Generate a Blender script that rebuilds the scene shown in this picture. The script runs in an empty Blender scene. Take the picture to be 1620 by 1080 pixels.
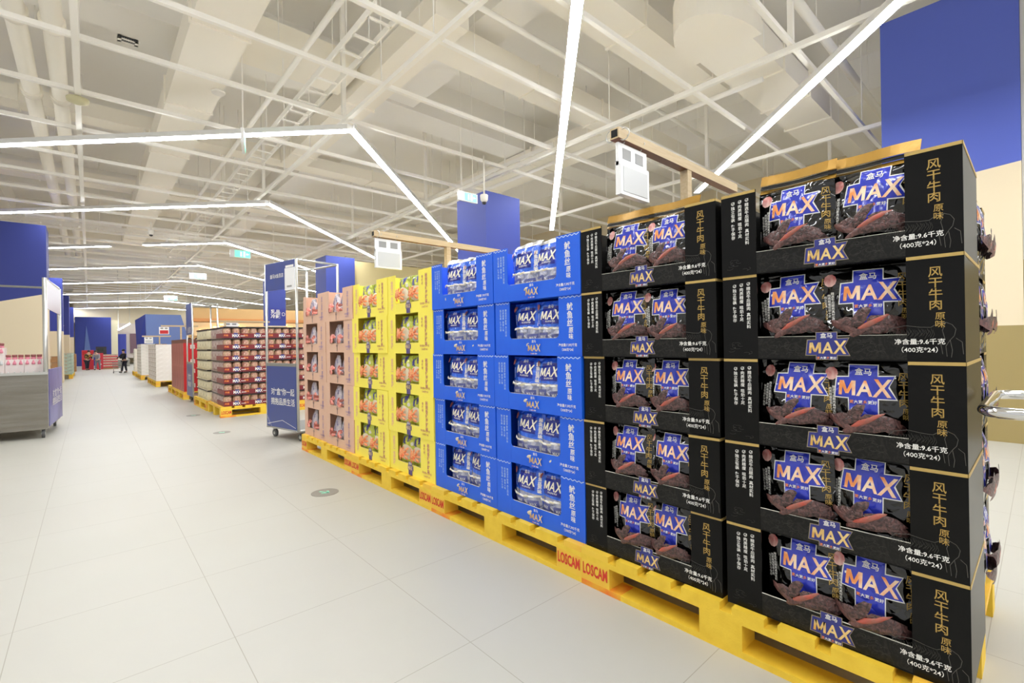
import bpy, bmesh, math, random
from mathutils import Vector, Matrix
random.seed(7)
sc = bpy.context.scene
col = sc.collection
PI = math.pi

# ------------------------------------------------------------------ camera
YAW, PITCH, ROLL, FPX, CAMH = 0.7285, 0.001, -0.0152, 749.6, 1.041
cam_d = bpy.data.cameras.new('camera'); cam = bpy.data.objects.new('camera', cam_d); col.objects.link(cam)
cam_d.sensor_fit = 'HORIZONTAL'; cam_d.sensor_width = 36.0; cam_d.lens = 36.0 * FPX / 1620.0
cam_d.clip_start = 0.02; cam_d.clip_end = 300
cy, sy, cp, sp = math.cos(YAW), math.sin(YAW), math.cos(PITCH), math.sin(PITCH)
fwd = Vector((sy * cp, cy * cp, sp)); rgt = Vector((cy, -sy, 0)); upv = rgt.cross(fwd)
c_, s_ = math.cos(ROLL), math.sin(ROLL)
r2 = c_ * rgt + s_ * upv; u2 = -s_ * rgt + c_ * upv
M3 = Matrix((r2, u2, -fwd)).transposed()
cam.matrix_world = Matrix.Translation((0, 0, CAMH)) @ M3.to_4x4()
sc.camera = cam
# ------------------------------------------------------------------ view, world, light level
sc.view_settings.view_transform = 'Standard'; sc.view_settings.look = 'None'
sc.view_settings.gamma = 1.0; sc.view_settings.use_curve_mapping = False
sc.view_settings.exposure = 0.32
LED_STRENGTH = 42.0
WORLD_STRENGTH = 0.6
w = bpy.data.worlds.new('store_ambient'); sc.world = w; w.use_nodes = True
bg = w.node_tree.nodes['Background']; bg.inputs[0].default_value = (1.0, 0.995, 0.985, 1); bg.inputs[1].default_value = WORLD_STRENGTH
sc.cycles.use_denoising = True
sc.cycles.max_bounces = 8; sc.cycles.diffuse_bounces = 5; sc.cycles.glossy_bounces = 4
sc.cycles.sample_clamp_indirect = 8.0

# ------------------------------------------------------------------ materials
def lin(c):
    c = c / 255.0
    return c / 12.92 if c <= 0.04045 else ((c + 0.055) / 1.055) ** 2.4
def rgb(r, g, b): return (lin(r), lin(g), lin(b), 1)
MATS = {}
def mat(name, c, rough=0.6, metal=0.0, c2=None, scale=20.0, bump=0.0, bscale=30.0, emit=0.0, coat=0.0, stretch=None, lo=0.35, hi=0.65, spec=None, dist=0.0, crumple=0.0):
    if name in MATS: return MATS[name]
    m = bpy.data.materials.new(name); m.use_nodes = True
    nt = m.node_tree; b = nt.nodes['Principled BSDF']
    b.inputs['Base Color'].default_value = rgb(*c); b.inputs['Roughness'].default_value = rough; b.inputs['Metallic'].default_value = metal
    if coat: b.inputs['Coat Weight'].default_value = coat; b.inputs['Coat Roughness'].default_value = 0.08
    if spec is not None: b.inputs['Specular IOR Level'].default_value = spec
    if emit:
        b.inputs['Emission Color'].default_value = rgb(*c); b.inputs['Emission Strength'].default_value = emit
    if c2 or bump or crumple:
        tc = nt.nodes.new('ShaderNodeTexCoord'); mp = nt.nodes.new('ShaderNodeMapping'); nt.links.new(tc.outputs['Object'], mp.inputs[0])
        if stretch: mp.inputs['Scale'].default_value = stretch
    if c2:
        n = nt.nodes.new('ShaderNodeTexNoise'); n.inputs['Scale'].default_value = scale; n.inputs['Detail'].default_value = 4; n.inputs['Distortion'].default_value = dist
        nt.links.new(mp.outputs[0], n.inputs['Vector'])
        r = nt.nodes.new('ShaderNodeValToRGB'); r.color_ramp.elements[0].position = lo; r.color_ramp.elements[1].position = hi
        r.color_ramp.elements[0].color = rgb(*c); r.color_ramp.elements[1].color = rgb(*c2)
        nt.links.new(n.outputs['Fac'], r.inputs[0]); nt.links.new(r.outputs[0], b.inputs['Base Color'])
    if bump:
        n2 = nt.nodes.new('ShaderNodeTexNoise'); n2.inputs['Scale'].default_value = bscale; n2.inputs['Detail'].default_value = 3; n2.inputs['Distortion'].default_value = 0.8
        nt.links.new(mp.outputs[0], n2.inputs['Vector'])
        bp = nt.nodes.new('ShaderNodeBump'); bp.inputs['Strength'].default_value = bump; bp.inputs['Distance'].default_value = 0.01
        nt.links.new(n2.outputs['Fac'], bp.inputs['Height']); nt.links.new(bp.outputs[0], b.inputs['Normal'])
    if crumple:
        nz = nt.nodes.new('ShaderNodeTexNoise'); nz.inputs['Scale'].default_value = crumple * 0.5; nz.inputs['Detail'].default_value = 2
        nt.links.new(mp.outputs[0], nz.inputs['Vector'])
        mv = nt.nodes.new('ShaderNodeMix'); mv.data_type = 'RGBA'; mv.blend_type = 'LINEAR_LIGHT'; mv.inputs[0].default_value = 0.06
        nt.links.new(mp.outputs[0], mv.inputs[6]); nt.links.new(nz.outputs['Color'], mv.inputs[7])
        vo = nt.nodes.new('ShaderNodeTexVoronoi'); vo.inputs['Scale'].default_value = crumple; nt.links.new(mv.outputs[2], vo.inputs['Vector'])
        bp = nt.nodes.new('ShaderNodeBump'); bp.inputs['Strength'].default_value = 1.0; bp.inputs['Distance'].default_value = 0.017; bp.invert = True
        nt.links.new(vo.outputs['Distance'], bp.inputs['Height']); nt.links.new(bp.outputs[0], b.inputs['Normal'])
        if coat: nt.links.new(bp.outputs[0], b.inputs['Coat Normal'])
    MATS[name] = m
    return m

WHITE = mat('white paint', (238, 234, 224), 0.6)
CEIL = mat('ceiling paint', (246, 243, 236), 0.8)
CEIL2 = mat('duct wrap paint', (250, 244, 230), 0.75)
GRID = mat('strut paint', (253, 250, 242), 0.6)
LED = mat('led diffuser', (250, 252, 255), 0.5, emit=LED_STRENGTH)
LEDH = mat('led housing', (232, 232, 230), 0.4)
CREAM = mat('cream wall', (230, 218, 190), 0.7)
TAN = mat('tan wall', (158, 140, 90), 0.7)
BLUEW = mat('royal blue wall', (52, 66, 150), 0.6)
BLUEL = mat('blue kiosk', (98, 122, 182), 0.5)
BLACKC = mat('black carton print', (9, 9, 8), 0.27, c2=(15, 14, 13), scale=9, bump=0.10, bscale=14, spec=0.2)
BLACKL = mat('black carton lip print', (16, 15, 13), 0.42, spec=0.3, c2=(34, 33, 29), scale=40, dist=3.0, lo=0.48, hi=0.60, bump=0.08, bscale=12)
KRAFT = mat('raw cardboard', (188, 172, 146), 0.85)
RAWW = mat('carton inner white', (226, 222, 210), 0.8)
GOLD = mat('gold print', (178, 146, 76), 0.45, metal=0.25)
GOLDT = mat('gold trim', (196, 166, 96), 0.4, metal=0.25, bump=0.1)
GOLDF = mat('gold foil', (176, 134, 54), 0.34, metal=0.35, bump=0.3, bscale=12)
PRWHITE = mat('white print', (238, 236, 230), 0.5)
PRGREY = mat('grey line print', (84, 82, 76), 0.5)
LINEG = mat('carton line art', (62, 60, 54), 0.5)
MAXL = mat('orange gold lettering', (250, 222, 190), 0.4, c2=(240, 150, 80), scale=22, lo=0.42, hi=0.62)
MAXG = mat('gold lettering', (238, 214, 150), 0.4, c2=(214, 164, 78), scale=22)
ORANGE = mat('orange print', (238, 140, 70), 0.5)
CROSS = mat('blue emblem', (50, 62, 190), 0.20, c2=(40, 52, 172), scale=6, crumple=19, coat=0.35)
CROSSD = mat('dark blue emblem', (48, 52, 128), 0.42)
FOILB = mat('black foil film', (6, 6, 6), 0.07, c2=(10, 10, 9), scale=8, crumple=19, coat=0.6)
BROWN = mat('dried beef', (50, 33, 32), 0.36, c2=(122, 84, 80), scale=70, dist=1.5, lo=0.40, hi=0.75, bump=0.8, bscale=80, coat=0.3)
BROWN2 = mat('pale dried beef', (120, 80, 74), 0.36, c2=(66, 42, 42), scale=60, dist=1.5, bump=0.5, bscale=55, coat=0.3)
REDM = mat('red beef strip', (186, 74, 56), 0.35, c2=(150, 90, 76), scale=30, bump=0.5, bscale=45, coat=0.3)
PINKM = mat('fresh beef picture', (196, 92, 92), 0.35, c2=(232, 190, 180), scale=40, coat=0.4)
DARK = mat('dark interior', (14, 13, 12), 0.8)
BLUEC = mat('blue carton print', (18, 92, 224), 0.42, c2=(26, 100, 230), scale=5)
FOILU = mat('blue foil film', (38, 82, 214), 0.16, crumple=22, c2=(64, 122, 236), scale=16, coat=0.5)
NAVYP = mat('navy foil print', (34, 46, 150), 0.25, crumple=22, coat=0.4)
SILVER = mat('silver foil', (205, 205, 202), 0.26, metal=0.55, bump=0.9, bscale=26)
SQUID = mat('shredded squid window', (196, 194, 200), 0.22, c2=(150, 156, 190), scale=34, crumple=26, coat=0.6)
SQUIDC = mat('pale squid shreds', (228, 216, 178), 0.35, c2=(200, 196, 190), scale=44, bump=0.6, bscale=40, coat=0.5)
MINIP = mat('sachet label', (92, 98, 160), 0.35, c2=(120, 124, 178), scale=30)
YELC = mat('yellow carton print', (252, 236, 92), 0.5)
YELP = mat('pink print on yellow', (238, 196, 140), 0.5)
YELT = mat('mauve print on yellow', (196, 134, 110), 0.5)
PURP = mat('purple print', (104, 84, 140), 0.5, c2=(70, 62, 120), scale=60)
FOILY = mat('lime foil film', (226, 226, 92), 0.25, c2=(178, 200, 72), scale=14, crumple=20, coat=0.4)
INDIGO = mat('indigo print', (62, 58, 150), 0.4)
PLATE = mat('plate picture', (240, 230, 200), 0.3, coat=0.4)
SHRIMP = mat('orange snack', (226, 104, 50), 0.35, c2=(246, 176, 116), scale=48, bump=0.5, bscale=50, coat=0.3)
PINKC = mat('dusty pink carton', (220, 178, 152), 0.6, c2=(224, 184, 158), scale=6)
PINKT = mat('lilac print', (160, 132, 170), 0.5)
PINKL = mat('pale print on pink', (222, 186, 166), 0.5)
PINKD = mat('dark print on pink', (120, 96, 100), 0.5)
FOILP = mat('silver pink pouch', (226, 214, 212), 0.22, c2=(186, 180, 196), scale=30, crumple=22, coat=0.4)
MEATP = mat('pink red sausage picture', (222, 96, 82), 0.3, c2=(240, 176, 160), scale=55, bump=0.4, coat=0.4)
YWOOD = mat('yellow pallet paint', (244, 206, 62), 0.6, c2=(236, 196, 54), scale=7, bump=0.1, bscale=60, stretch=(1, 3, 3))
YORANGE = mat('orange oversprayed pallet paint', (243, 202, 66), 0.6, c2=(242, 166, 60), scale=5, lo=0.45, hi=0.8)
REDP = mat('red stencil paint', (216, 62, 40), 0.6)
REDO = mat('orange overspray', (238, 120, 40), 0.65, c2=(238, 176, 50), scale=12)
STEEL = mat('stainless sheet', (160, 156, 148), 0.27, metal=0.9, c2=(140, 135, 124), scale=3, bump=0.12, bscale=4, stretch=(0.4, 0.4, 5))
CHROME = mat('chrome tube', (225, 225, 225), 0.10, metal=1.0)
STEELT = mat('satin steel tube', (205, 205, 200), 0.3, metal=0.8)
RUBBER = mat('grey rubber', (92, 92, 92), 0.6)
PANELB = mat('navy graphic panel', (72, 84, 142), 0.35, c2=(52, 82, 178), scale=2.2, lo=0.5, hi=0.85)
PANELP = mat('purple graphic panel', (96, 92, 156), 0.35, c2=(130, 128, 186), scale=2.5)
PANELG = mat('translucent top panel', (188, 182, 196), 0.3)
SHELFG = mat('grey worn steel', (150, 150, 142), 0.5, metal=0.4)
WOODT = mat('birch tube', (206, 184, 148), 0.5, c2=(196, 172, 132), scale=8, stretch=(1, 12, 12))
WOODU = mat('brown tube face', (138, 96, 70), 0.5)
ACRYL = mat('white acrylic', (244, 244, 244), 0.25, coat=0.5)
GREYW = mat('e-ink display', (150, 150, 148), 0.3)
LGREY = mat('price display', (206, 208, 208), 0.25)
EXITG = mat('exit sign face', (120, 226, 190), 0.4, emit=0.9)
EXITW = mat('exit sign mark', (240, 255, 248), 0.4, emit=1.0)
DISCG = mat('grey floor decal', (142, 138, 130), 0.5)
DISCA = mat('mint arrow print', (150, 226, 196), 0.5)
REDC = mat('maroon carton', (124, 34, 42), 0.4)
REDS = mat('bright red carton', (196, 34, 40), 0.4)
REDW = mat('dull red carton side', (172, 92, 84), 0.5, c2=(186, 112, 102), scale=5)
JAR = mat('jar label', (196, 168, 134), 0.35, c2=(160, 100, 86), scale=26, coat=0.3)
JARP = mat('jar picture', (186, 92, 72), 0.35, c2=(226, 204, 180), scale=60)
JARS = mat('cream jar side', (232, 222, 188), 0.4, c2=(206, 196, 160), scale=20, coat=0.3)
JARK = mat('pinkish jar side', (196, 178, 168), 0.4, c2=(170, 140, 134), scale=20, coat=0.3)
LID = mat('black jar lid', (38, 28, 26), 0.4)
WBOX = mat('white carton', (250, 246, 240), 0.6, c2=(238, 232, 224), scale=7)
WBOX2 = mat('pink printed white carton', (226, 206, 206), 0.6, c2=(206, 150, 160), scale=16)
BBOX = mat('kraft carton', (176, 134, 92), 0.75, c2=(166, 124, 84), scale=6)
GBOX = mat('pale green can pack', (190, 204, 190), 0.5, c2=(160, 184, 170), scale=16)
SAGE = mat('pale silver carton', (222, 222, 214), 0.5, c2=(236, 234, 228), scale=10)
BEIGEP = mat('beige wall panel', (240, 208, 160), 0.6)
WARM = mat('warm cove light', (255, 214, 160), 0.5, emit=1.6)
DKGREY = mat('dark grey plastic', (52, 52, 54), 0.5)
MILK = mat('milk carton', (236, 226, 222), 0.5, c2=(226, 214, 212), scale=10)
PINKB = mat('pink bottle art', (230, 140, 160), 0.5)
BROWNB = mat('brown bottle top', (146, 84, 80), 0.5)
REDORG = mat('orange brown packet', (176, 82, 42), 0.35, coat=0.4)
SEAM = mat('carton layer gap shade', (120, 106, 92), 0.7)  # dark tone painted in for the shaded gap between stacked layers
SKIN = mat('skin', (214, 170, 146), 0.5)
HAIR = mat('black hair', (24, 20, 20), 0.5)
JYEL = mat('mustard and black jacket', (196, 150, 60), 0.8, c2=(40, 36, 40), scale=9, lo=0.45, hi=0.5)
JGREY = mat('grey jacket', (150, 148, 156), 0.8)
JBLK = mat('black coat', (34, 32, 38), 0.8)
JDK = mat('dark trousers', (44, 46, 60), 0.8)
PGREY = mat('grey trousers', (124, 122, 130), 0.8)
REDT = mat('red display wrap', (214, 56, 72), 0.5)
DGLASS = mat('dark screen', (40, 50, 44), 0.2)

def floor_mat():
    m = bpy.data.materials.new('cream floor tile'); m.use_nodes = True; nt = m.node_tree; b = nt.nodes['Principled BSDF']
    tc = nt.nodes.new('ShaderNodeTexCoord'); sx = nt.nodes.new('ShaderNodeSeparateXYZ'); nt.links.new(tc.outputs['Object'], sx.inputs[0])
    def joint(out, off):
        a = nt.nodes.new('ShaderNodeMath'); a.operation = 'SUBTRACT'; a.inputs[1].default_value = off; nt.links.new(out, a.inputs[0])
        p = nt.nodes.new('ShaderNodeMath'); p.operation = 'PINGPONG'; p.inputs[1].default_value = 0.3; nt.links.new(a.outputs[0], p.inputs[0])
        l = nt.nodes.new('ShaderNodeMath'); l.operation = 'LESS_THAN'; l.inputs[1].default_value = 0.0014; nt.links.new(p.outputs[0], l.inputs[0])
        return l
    a = joint(sx.outputs[0], 0.378); c = joint(sx.outputs[1], 1.937)
    mx = nt.nodes.new('ShaderNodeMath'); mx.operation = 'MAXIMUM'; nt.links.new(a.outputs[0], mx.inputs[0]); nt.links.new(c.outputs[0], mx.inputs[1])
    n = nt.nodes.new('ShaderNodeTexNoise'); n.inputs['Scale'].default_value = 1.3; nt.links.new(tc.outputs['Object'], n.inputs['Vector'])
    r = nt.nodes.new('ShaderNodeValToRGB'); r.color_ramp.elements[0].color = rgb(182, 180, 170); r.color_ramp.elements[1].color = rgb(188, 186, 177)
    nt.links.new(n.outputs['Fac'], r.inputs[0])
    mixn = nt.nodes.new('ShaderNodeMix'); mixn.data_type = 'RGBA'; nt.links.new(mx.outputs[0], mixn.inputs[0]); nt.links.new(r.outputs[0], mixn.inputs[6]); mixn.inputs[7].default_value = rgb(158, 153, 141)
    nt.links.new(mixn.outputs[2], b.inputs['Base Color']); b.inputs['Roughness'].default_value = 0.42; b.inputs['Specular IOR Level'].default_value = 0.35
    return m
FLOORM = floor_mat()

def paint_mat(name, lines, axis, base_blue, low_tan=None):
    """blue paint above a slanted line, cream below, tan below a height; axis 0/1 = which horizontal coordinate the line runs along"""
    m = bpy.data.materials.new(name); m.use_nodes = True; nt = m.node_tree; b = nt.nodes['Principled BSDF']; b.inputs['Roughness'].default_value = 0.6
    g = nt.nodes.new('ShaderNodeNewGeometry'); sx = nt.nodes.new('ShaderNodeSeparateXYZ'); nt.links.new(g.outputs['Position'], sx.inputs[0])
    z0, k = lines
    mu = nt.nodes.new('ShaderNodeMath'); mu.operation = 'MULTIPLY_ADD'; nt.links.new(sx.outputs[axis], mu.inputs[0]); mu.inputs[1].default_value = k; mu.inputs[2].default_value = z0
    gt = nt.nodes.new('ShaderNodeMath'); gt.operation = 'GREATER_THAN'; nt.links.new(sx.outputs[2], gt.inputs[0]); nt.links.new(mu.outputs[0], gt.inputs[1])
    mx = nt.nodes.new('ShaderNodeMix'); mx.data_type = 'RGBA'; nt.links.new(gt.outputs[0], mx.inputs[0]); mx.inputs[6].default_value = rgb(226, 211, 180); mx.inputs[7].default_value = rgb(*base_blue)
    out = mx
    if low_tan:
        lt = nt.nodes.new('ShaderNodeMath'); lt.operation = 'LESS_THAN'; nt.links.new(sx.outputs[2], lt.inputs[0]); lt.inputs[1].default_value = low_tan
        m2 = nt.nodes.new('ShaderNodeMix'); m2.data_type = 'RGBA'; nt.links.new(lt.outputs[0], m2.inputs[0]); nt.links.new(mx.outputs[2], m2.inputs[6]); m2.inputs[7].default_value = rgb(158, 140, 90)
        out = m2
    nt.links.new(out.outputs[2], b.inputs['Base Color'])
    return m

# ------------------------------------------------------------------ glyphs
GL = {}
_fc = bpy.data.curves.new('lettering_source', 'FONT'); _fo = bpy.data.objects.new('lettering_source', _fc); col.objects.link(_fo)
_fc.fill_mode = 'FRONT'
def glyphs(s, bold=0.0, res=2):
    key = (s, bold, res)
    if key in GL: return GL[key]
    _fc.body = s; _fc.offset = bold; _fc.resolution_u = res
    dg = bpy.context.evaluated_depsgraph_get(); dg.update()
    ev = _fo.evaluated_get(dg); me = ev.to_mesh()
    vs = [(v.co.x, v.co.y) for v in me.vertices]; fs = [tuple(p.vertices) for p in me.polygons]
    ev.to_mesh_clear()
    GL[key] = (vs, fs)
    return GL[key]

# ------------------------------------------------------------------ mesh builder
def FRONT_X(u, v, d): return (d, -u, v)      # a face that looks towards -x: u runs to the viewer's right, v up, d inwards
def FRONT_Y(u, v, d): return (u, d, v)       # a face that looks towards -y
class MB:
    def __init__(s, F=None):
        s.F = F or (lambda u, v, d: (u, d, v)); s.V = []; s.P = []; s.I = []; s.S = []; s.M = []
    def mi(s, m):
        if m not in s.M: s.M.append(m)
        return s.M.index(m)
    def poly(s, pts, m, smooth=False):
        n = len(s.V); s.V += [s.F(*p) for p in pts]; s.P.append(tuple(range(n, n + len(pts)))); s.I.append(s.mi(m)); s.S.append(smooth)
    def box(s, u0, u1, v0, v1, d0, d1, m, mf=None):
        n = len(s.V)
        s.V += [s.F(*p) for p in ((u0, v0, d0), (u1, v0, d0), (u1, v1, d0), (u0, v1, d0), (u0, v0, d1), (u1, v0, d1), (u1, v1, d1), (u0, v1, d1))]
        for k, q in enumerate(((0, 1, 2, 3), (5, 4, 7, 6), (4, 0, 3, 7), (1, 5, 6, 2), (3, 2, 6, 7), (4, 5, 1, 0))):
            s.P.append(tuple(n + i for i in q)); s.I.append(s.mi(mf if (mf and k == 0) else m)); s.S.append(False)
    def grid(s, fn, nu, nv, m, smooth=True):
        n = len(s.V)
        for j in range(nv + 1):
            for i in range(nu + 1): s.V.append(s.F(*fn(i / nu, j / nv)))
        k = s.mi(m)
        for j in range(nv):
            for i in range(nu):
                a = n + j * (nu + 1) + i; s.P.append((a, a + 1, a + nu + 2, a + nu + 1)); s.I.append(k); s.S.append(smooth)
    def tri(s, pts, m, d, L):
        """flat triangle in (u, v), split until its edges are short, so that it can follow a bulging sheet"""
        a, b, c = pts
        e = [math.dist(a, b), math.dist(b, c), math.dist(c, a)]; k = max(range(3), key=lambda i: e[i])
        if e[k] <= L: s.poly([(a[0], a[1], d), (b[0], b[1], d), (c[0], c[1], d)], m, True); return
        p = [a, b, c]; q0, q1, q2 = p[k], p[(k + 1) % 3], p[(k + 2) % 3]; mid = ((q0[0] + q1[0]) / 2, (q0[1] + q1[1]) / 2)
        s.tri((q0, mid, q2), m, d, L); s.tri((mid, q1, q2), m, d, L)
    def fan(s, pts, m, d, L=9.0, c=None):
        c = c or (sum(p[0] for p in pts) / len(pts), sum(p[1] for p in pts) / len(pts))
        for i in range(len(pts)): s.tri((c, pts[i], pts[(i + 1) % len(pts)]), m, d, L)
    def disc(s, u, v, ru, rv, m, d, n=14, L=9.0):
        s.fan([(u + ru * math.cos(2 * PI * i / n), v + rv * math.sin(2 * PI * i / n)) for i in range(n)], m, d, L, (u, v))
    def text(s, t, u, v, size, m, d, bold=0.0, sx=1.0, width=None, height=None, align='c', rot=0.0, shear=0.0, L=9.0, res=2):
        vs, fs = glyphs(t, bold, res)
        if not vs: return
        x0 = min(p[0] for p in vs); x1 = max(p[0] for p in vs); y0 = min(p[1] for p in vs); y1 = max(p[1] for p in vs)
        ku = size * sx if width is None else width / (x1 - x0); kv = size if height is None else height / (y1 - y0)
        ca, sa = math.cos(rot), math.sin(rot)
        ox = {'c': (x0 + x1) / 2, 'l': x0, 'r': x1}[align]; oy = (y0 + y1) / 2
        P = []
        for x, y in vs:
            a, b = (x - ox) * ku, (y - oy) * kv; a += shear * b
            P.append((u + a * ca - b * sa, v + a * sa + b * ca))
        k = s.mi(m)
        if L >= 9:
            n = len(s.V); s.V += [s.F(p[0], p[1], d) for p in P]
            for f in fs: s.P.append(tuple(n + i for i in f)); s.I.append(k); s.S.append(False)
        else:
            for f in fs:
                for i in range(1, len(f) - 1): s.tri((P[f[0]], P[f[i]], P[f[i + 1]]), m, d, L)
    def vtext(s, t, u, v, size, m, d, bold=0.0, pitch=1.0, sx=1.0, L=9.0, res=1):
        for ch in t:
            if ch == ' ': v -= size * 0.5; continue
            s.text(ch, u, v - size / 2, size * 1.0, m, d, bold, sx, L=L, res=res); v -= size * pitch
        return v
    def line(s, pts, wd, m, d):
        for (a, b) in zip(pts, pts[1:]):
            du, dv = b[0] - a[0], b[1] - a[1]; l = math.hypot(du, dv) or 1; nu, nv = -dv / l * wd / 2, du / l * wd / 2
            s.poly([(a[0] + nu, a[1] + nv, d), (a[0] - nu, a[1] - nv, d), (b[0] - nu, b[1] - nv, d), (b[0] + nu, b[1] + nv, d)], m)
    def tube(s, pts, r, m, n=10, closed=False, cap=True):
        """round tube along points in the builder's own coordinates (u, v, d)"""
        P = [Vector(s.F(*p)) for p in pts]; k = s.mi(m); n0 = len(s.V); N = len(P); ref = None
        for i, p in enumerate(P):
            t = (P[(i + 1) % N] - P[i - 1]) if closed else (P[min(i + 1, N - 1)] - P[max(i - 1, 0)])
            t.normalize()
            if ref is None: ref = t.orthogonal().normalized()
            ref = (ref - t * ref.dot(t)); ref = ref.normalized() if ref.length > 1e-6 else t.orthogonal().normalized()
            b = t.cross(ref)
            for j in range(n):
                a = 2 * PI * j / n; q = p + (ref * math.cos(a) + b * math.sin(a)) * r; s.V.append(tuple(q))
        for i in range(N if closed else N - 1):
            for j in range(n):
                a = n0 + i * n + j; b2 = n0 + i * n + (j + 1) % n; c = n0 + ((i + 1) % N) * n + (j + 1) % n; e = n0 + ((i + 1) % N) * n + j
                s.P.append((a, b2, c, e)); s.I.append(k); s.S.append(True)
        if cap and not closed:
            s.P.append(tuple(n0 + j for j in range(n))[::-1]); s.I.append(k); s.S.append(False)
            s.P.append(tuple(n0 + (N - 1) * n + j for j in range(n))); s.I.append(k); s.S.append(False)
    def lathe(s, c, prof, m, n=16, mats=None):
        """turned shape about a vertical axis at (u, d) = c; prof = [(radius, v)]"""
        n0 = len(s.V)
        for r, v in prof:
            for j in range(n):
                a = 2 * PI * j / n; s.V.append(s.F(c[0] + r * math.cos(a), v, c[1] + r * math.sin(a)))
        for i in range(len(prof) - 1):
            k = s.mi(mats[i] if mats else m)
            for j in range(n):
                a = n0 + i * n + j; b = n0 + i * n + (j + 1) % n
                s.P.append((a, b, b + n, a + n)); s.I.append(k); s.S.append(True)
        s.P.append(tuple(n0 + j for j in range(n))[::-1]); s.I.append(s.mi(mats[0] if mats else m)); s.S.append(False)
        s.P.append(tuple(n0 + (len(prof) - 1) * n + j for j in range(n))); s.I.append(s.mi(mats[-1] if mats else m)); s.S.append(False)
    def mesh(s, name, recalc=True):
        me = bpy.data.meshes.new(name); me.from_pydata(s.V, [], s.P)
        for m in s.M: me.materials.append(m)
        me.polygons.foreach_set('material_index', s.I); me.polygons.foreach_set('use_smooth', s.S)
        if recalc:
            b = bmesh.new(); b.from_mesh(me); bmesh.ops.recalc_face_normals(b, faces=b.faces); b.to_mesh(me); b.free()
        me.update(); return me
    def build(s, name, parent=None, loc=(0, 0, 0), rz=0.0, recalc=True):
        return put(name, s.mesh(name, recalc), parent, loc, rz)
def put(name, me, parent=None, loc=(0, 0, 0), rz=0.0):
    o = bpy.data.objects.new(name, me); col.objects.link(o); o.location = loc; o.rotation_euler = (0, 0, rz)
    if parent: o.parent = parent
    return o
def empty(name, loc=(0, 0, 0), rz=0.0):
    o = bpy.data.objects.new(name, None); col.objects.link(o); o.location = loc; o.rotation_euler = (0, 0, rz); o.empty_display_size = 0.1
    return o
def tag(o, label, cat, group=None):
    o['label'] = label; o['category'] = cat
    if group: o['group'] = group
    return o
def structure(o): o['kind'] = 'structure'; return o
KIDS = {}
def dup(src, loc, rz=0.0):
    c = src.copy(); col.objects.link(c); c.location = loc; c.rotation_euler = (0, 0, rz)
    for k in KIDS.get(src.name, [x for x in src.children]):
        d = k.copy(); col.objects.link(d); d.parent = c
        for g in k.children:
            e = g.copy(); col.objects.link(e); e.parent = d
    return c
LAYER5 = ['topmost', 'second-from-top', 'middle', 'second-from-bottom', 'bottom']
ORD = ['first', 'second', 'third', 'fourth', 'fifth', 'sixth', 'seventh', 'eighth', 'ninth', 'tenth']

# ================================================================== SETTING
b = MB(); b.box(-6, 14, -0.1, 0, -9, 50, FLOORM); fl = structure(b.build('floor'))
ZS = 5.2
b = MB(); b.box(-6, 14, ZS, ZS + 0.2, -9, 50, CEIL); structure(b.build('ceiling'))
n = 1
def beam(x0, x1, y0, y1, zb):
    global n
    b = MB(); b.box(x0, x1, zb, ZS, y0, y1, CEIL); structure(b.build('ceiling_beam_%d' % n)); n += 1
for y in (-1.6, 6.4, 14.6, 22.8, 31.0, 39.2): beam(-6, 14, y, y + 0.55, 4.62)
for y in (2.4, 10.4, 18.6, 26.8, 35.0): beam(-6, 14, y, y + 0.3, 4.82)
for x in (-1.9, 3.3, 8.6): beam(x, x + 0.45, -9, 50, 4.66)
b = MB(); b.box(-6, 14, 0, ZS, 44, 44.2, CREAM); structure(b.build('wall_back'))
b = MB(); b.box(-4.2, -4.0, 0, ZS, 9, 44, CREAM); structure(b.build('wall_left'))
b = MB(); b.box(13, 13.2, 0, ZS, -9, 44, CREAM); structure(b.build('wall_right'))
b = MB(); b.box(5.05, 12.9, 0, 3.16, 11.66, 11.8, mat('khaki partition', (206, 190, 140), 0.7)); structure(b.build('wall_partition'))

def column(name, x0, x1, y0, y1, z1, m, z0=0.0):
    b = MB(); b.box(x0, x1, z0, z1, y0, y1, m); return structure(b.build(name))
BLUE_ = (60, 74, 156)
b = MB(); b.box(6.62, 7.4, 1.75, 4.5, -0.9, 0.116, mat('grey panel', (206, 204, 198), 0.5)); b.box(6.62, 7.4, 0, 1.75, -0.9, 0.116, TAN); structure(b.build('wall_panel'))
column('column_right', 6.594, 7.6, 0.118, 1.17, 4.5, paint_mat('right column paint', (2.695, -0.085), 1, (82, 100, 192), 1.128))
column('column_center', 4.224, 4.88, 5.25, 5.95, 3.2, paint_mat('center column paint', (1.2, 0.0), 0, BLUE_))
column('column_rear', 4.28, 5.0, 11.5, 12.2, 3.2, paint_mat('rear column paint', (1.2, 0.0), 0, BLUE_))
column('column_sign', 4.17, 4.67, 16.0, 16.6, 3.1, paint_mat('sign column paint', (1.66, 0.0), 0, BLUE_))
lm = paint_mat('left column paint', (2.16, 0.28), 0, (44, 56, 132))
column('column_left_1', -1.25, -0.545, 11.6, 12.3, 3.2, lm)
lm2 = paint_mat('left aisle paint', (1.50, 0.004), 1, (52, 64, 150))
for k, y in enumerate((20.0, 26.4, 33.6)):
    column('column_left_%d' % (k + 2), -1.3, -0.60, y, y + 0.7, 3.2, lm2)
b = MB(); b.box(-1.75, -1.65, 0, 2.6, 12.3, 40, lm2); structure(b.build('wall_aisle'))
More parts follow.
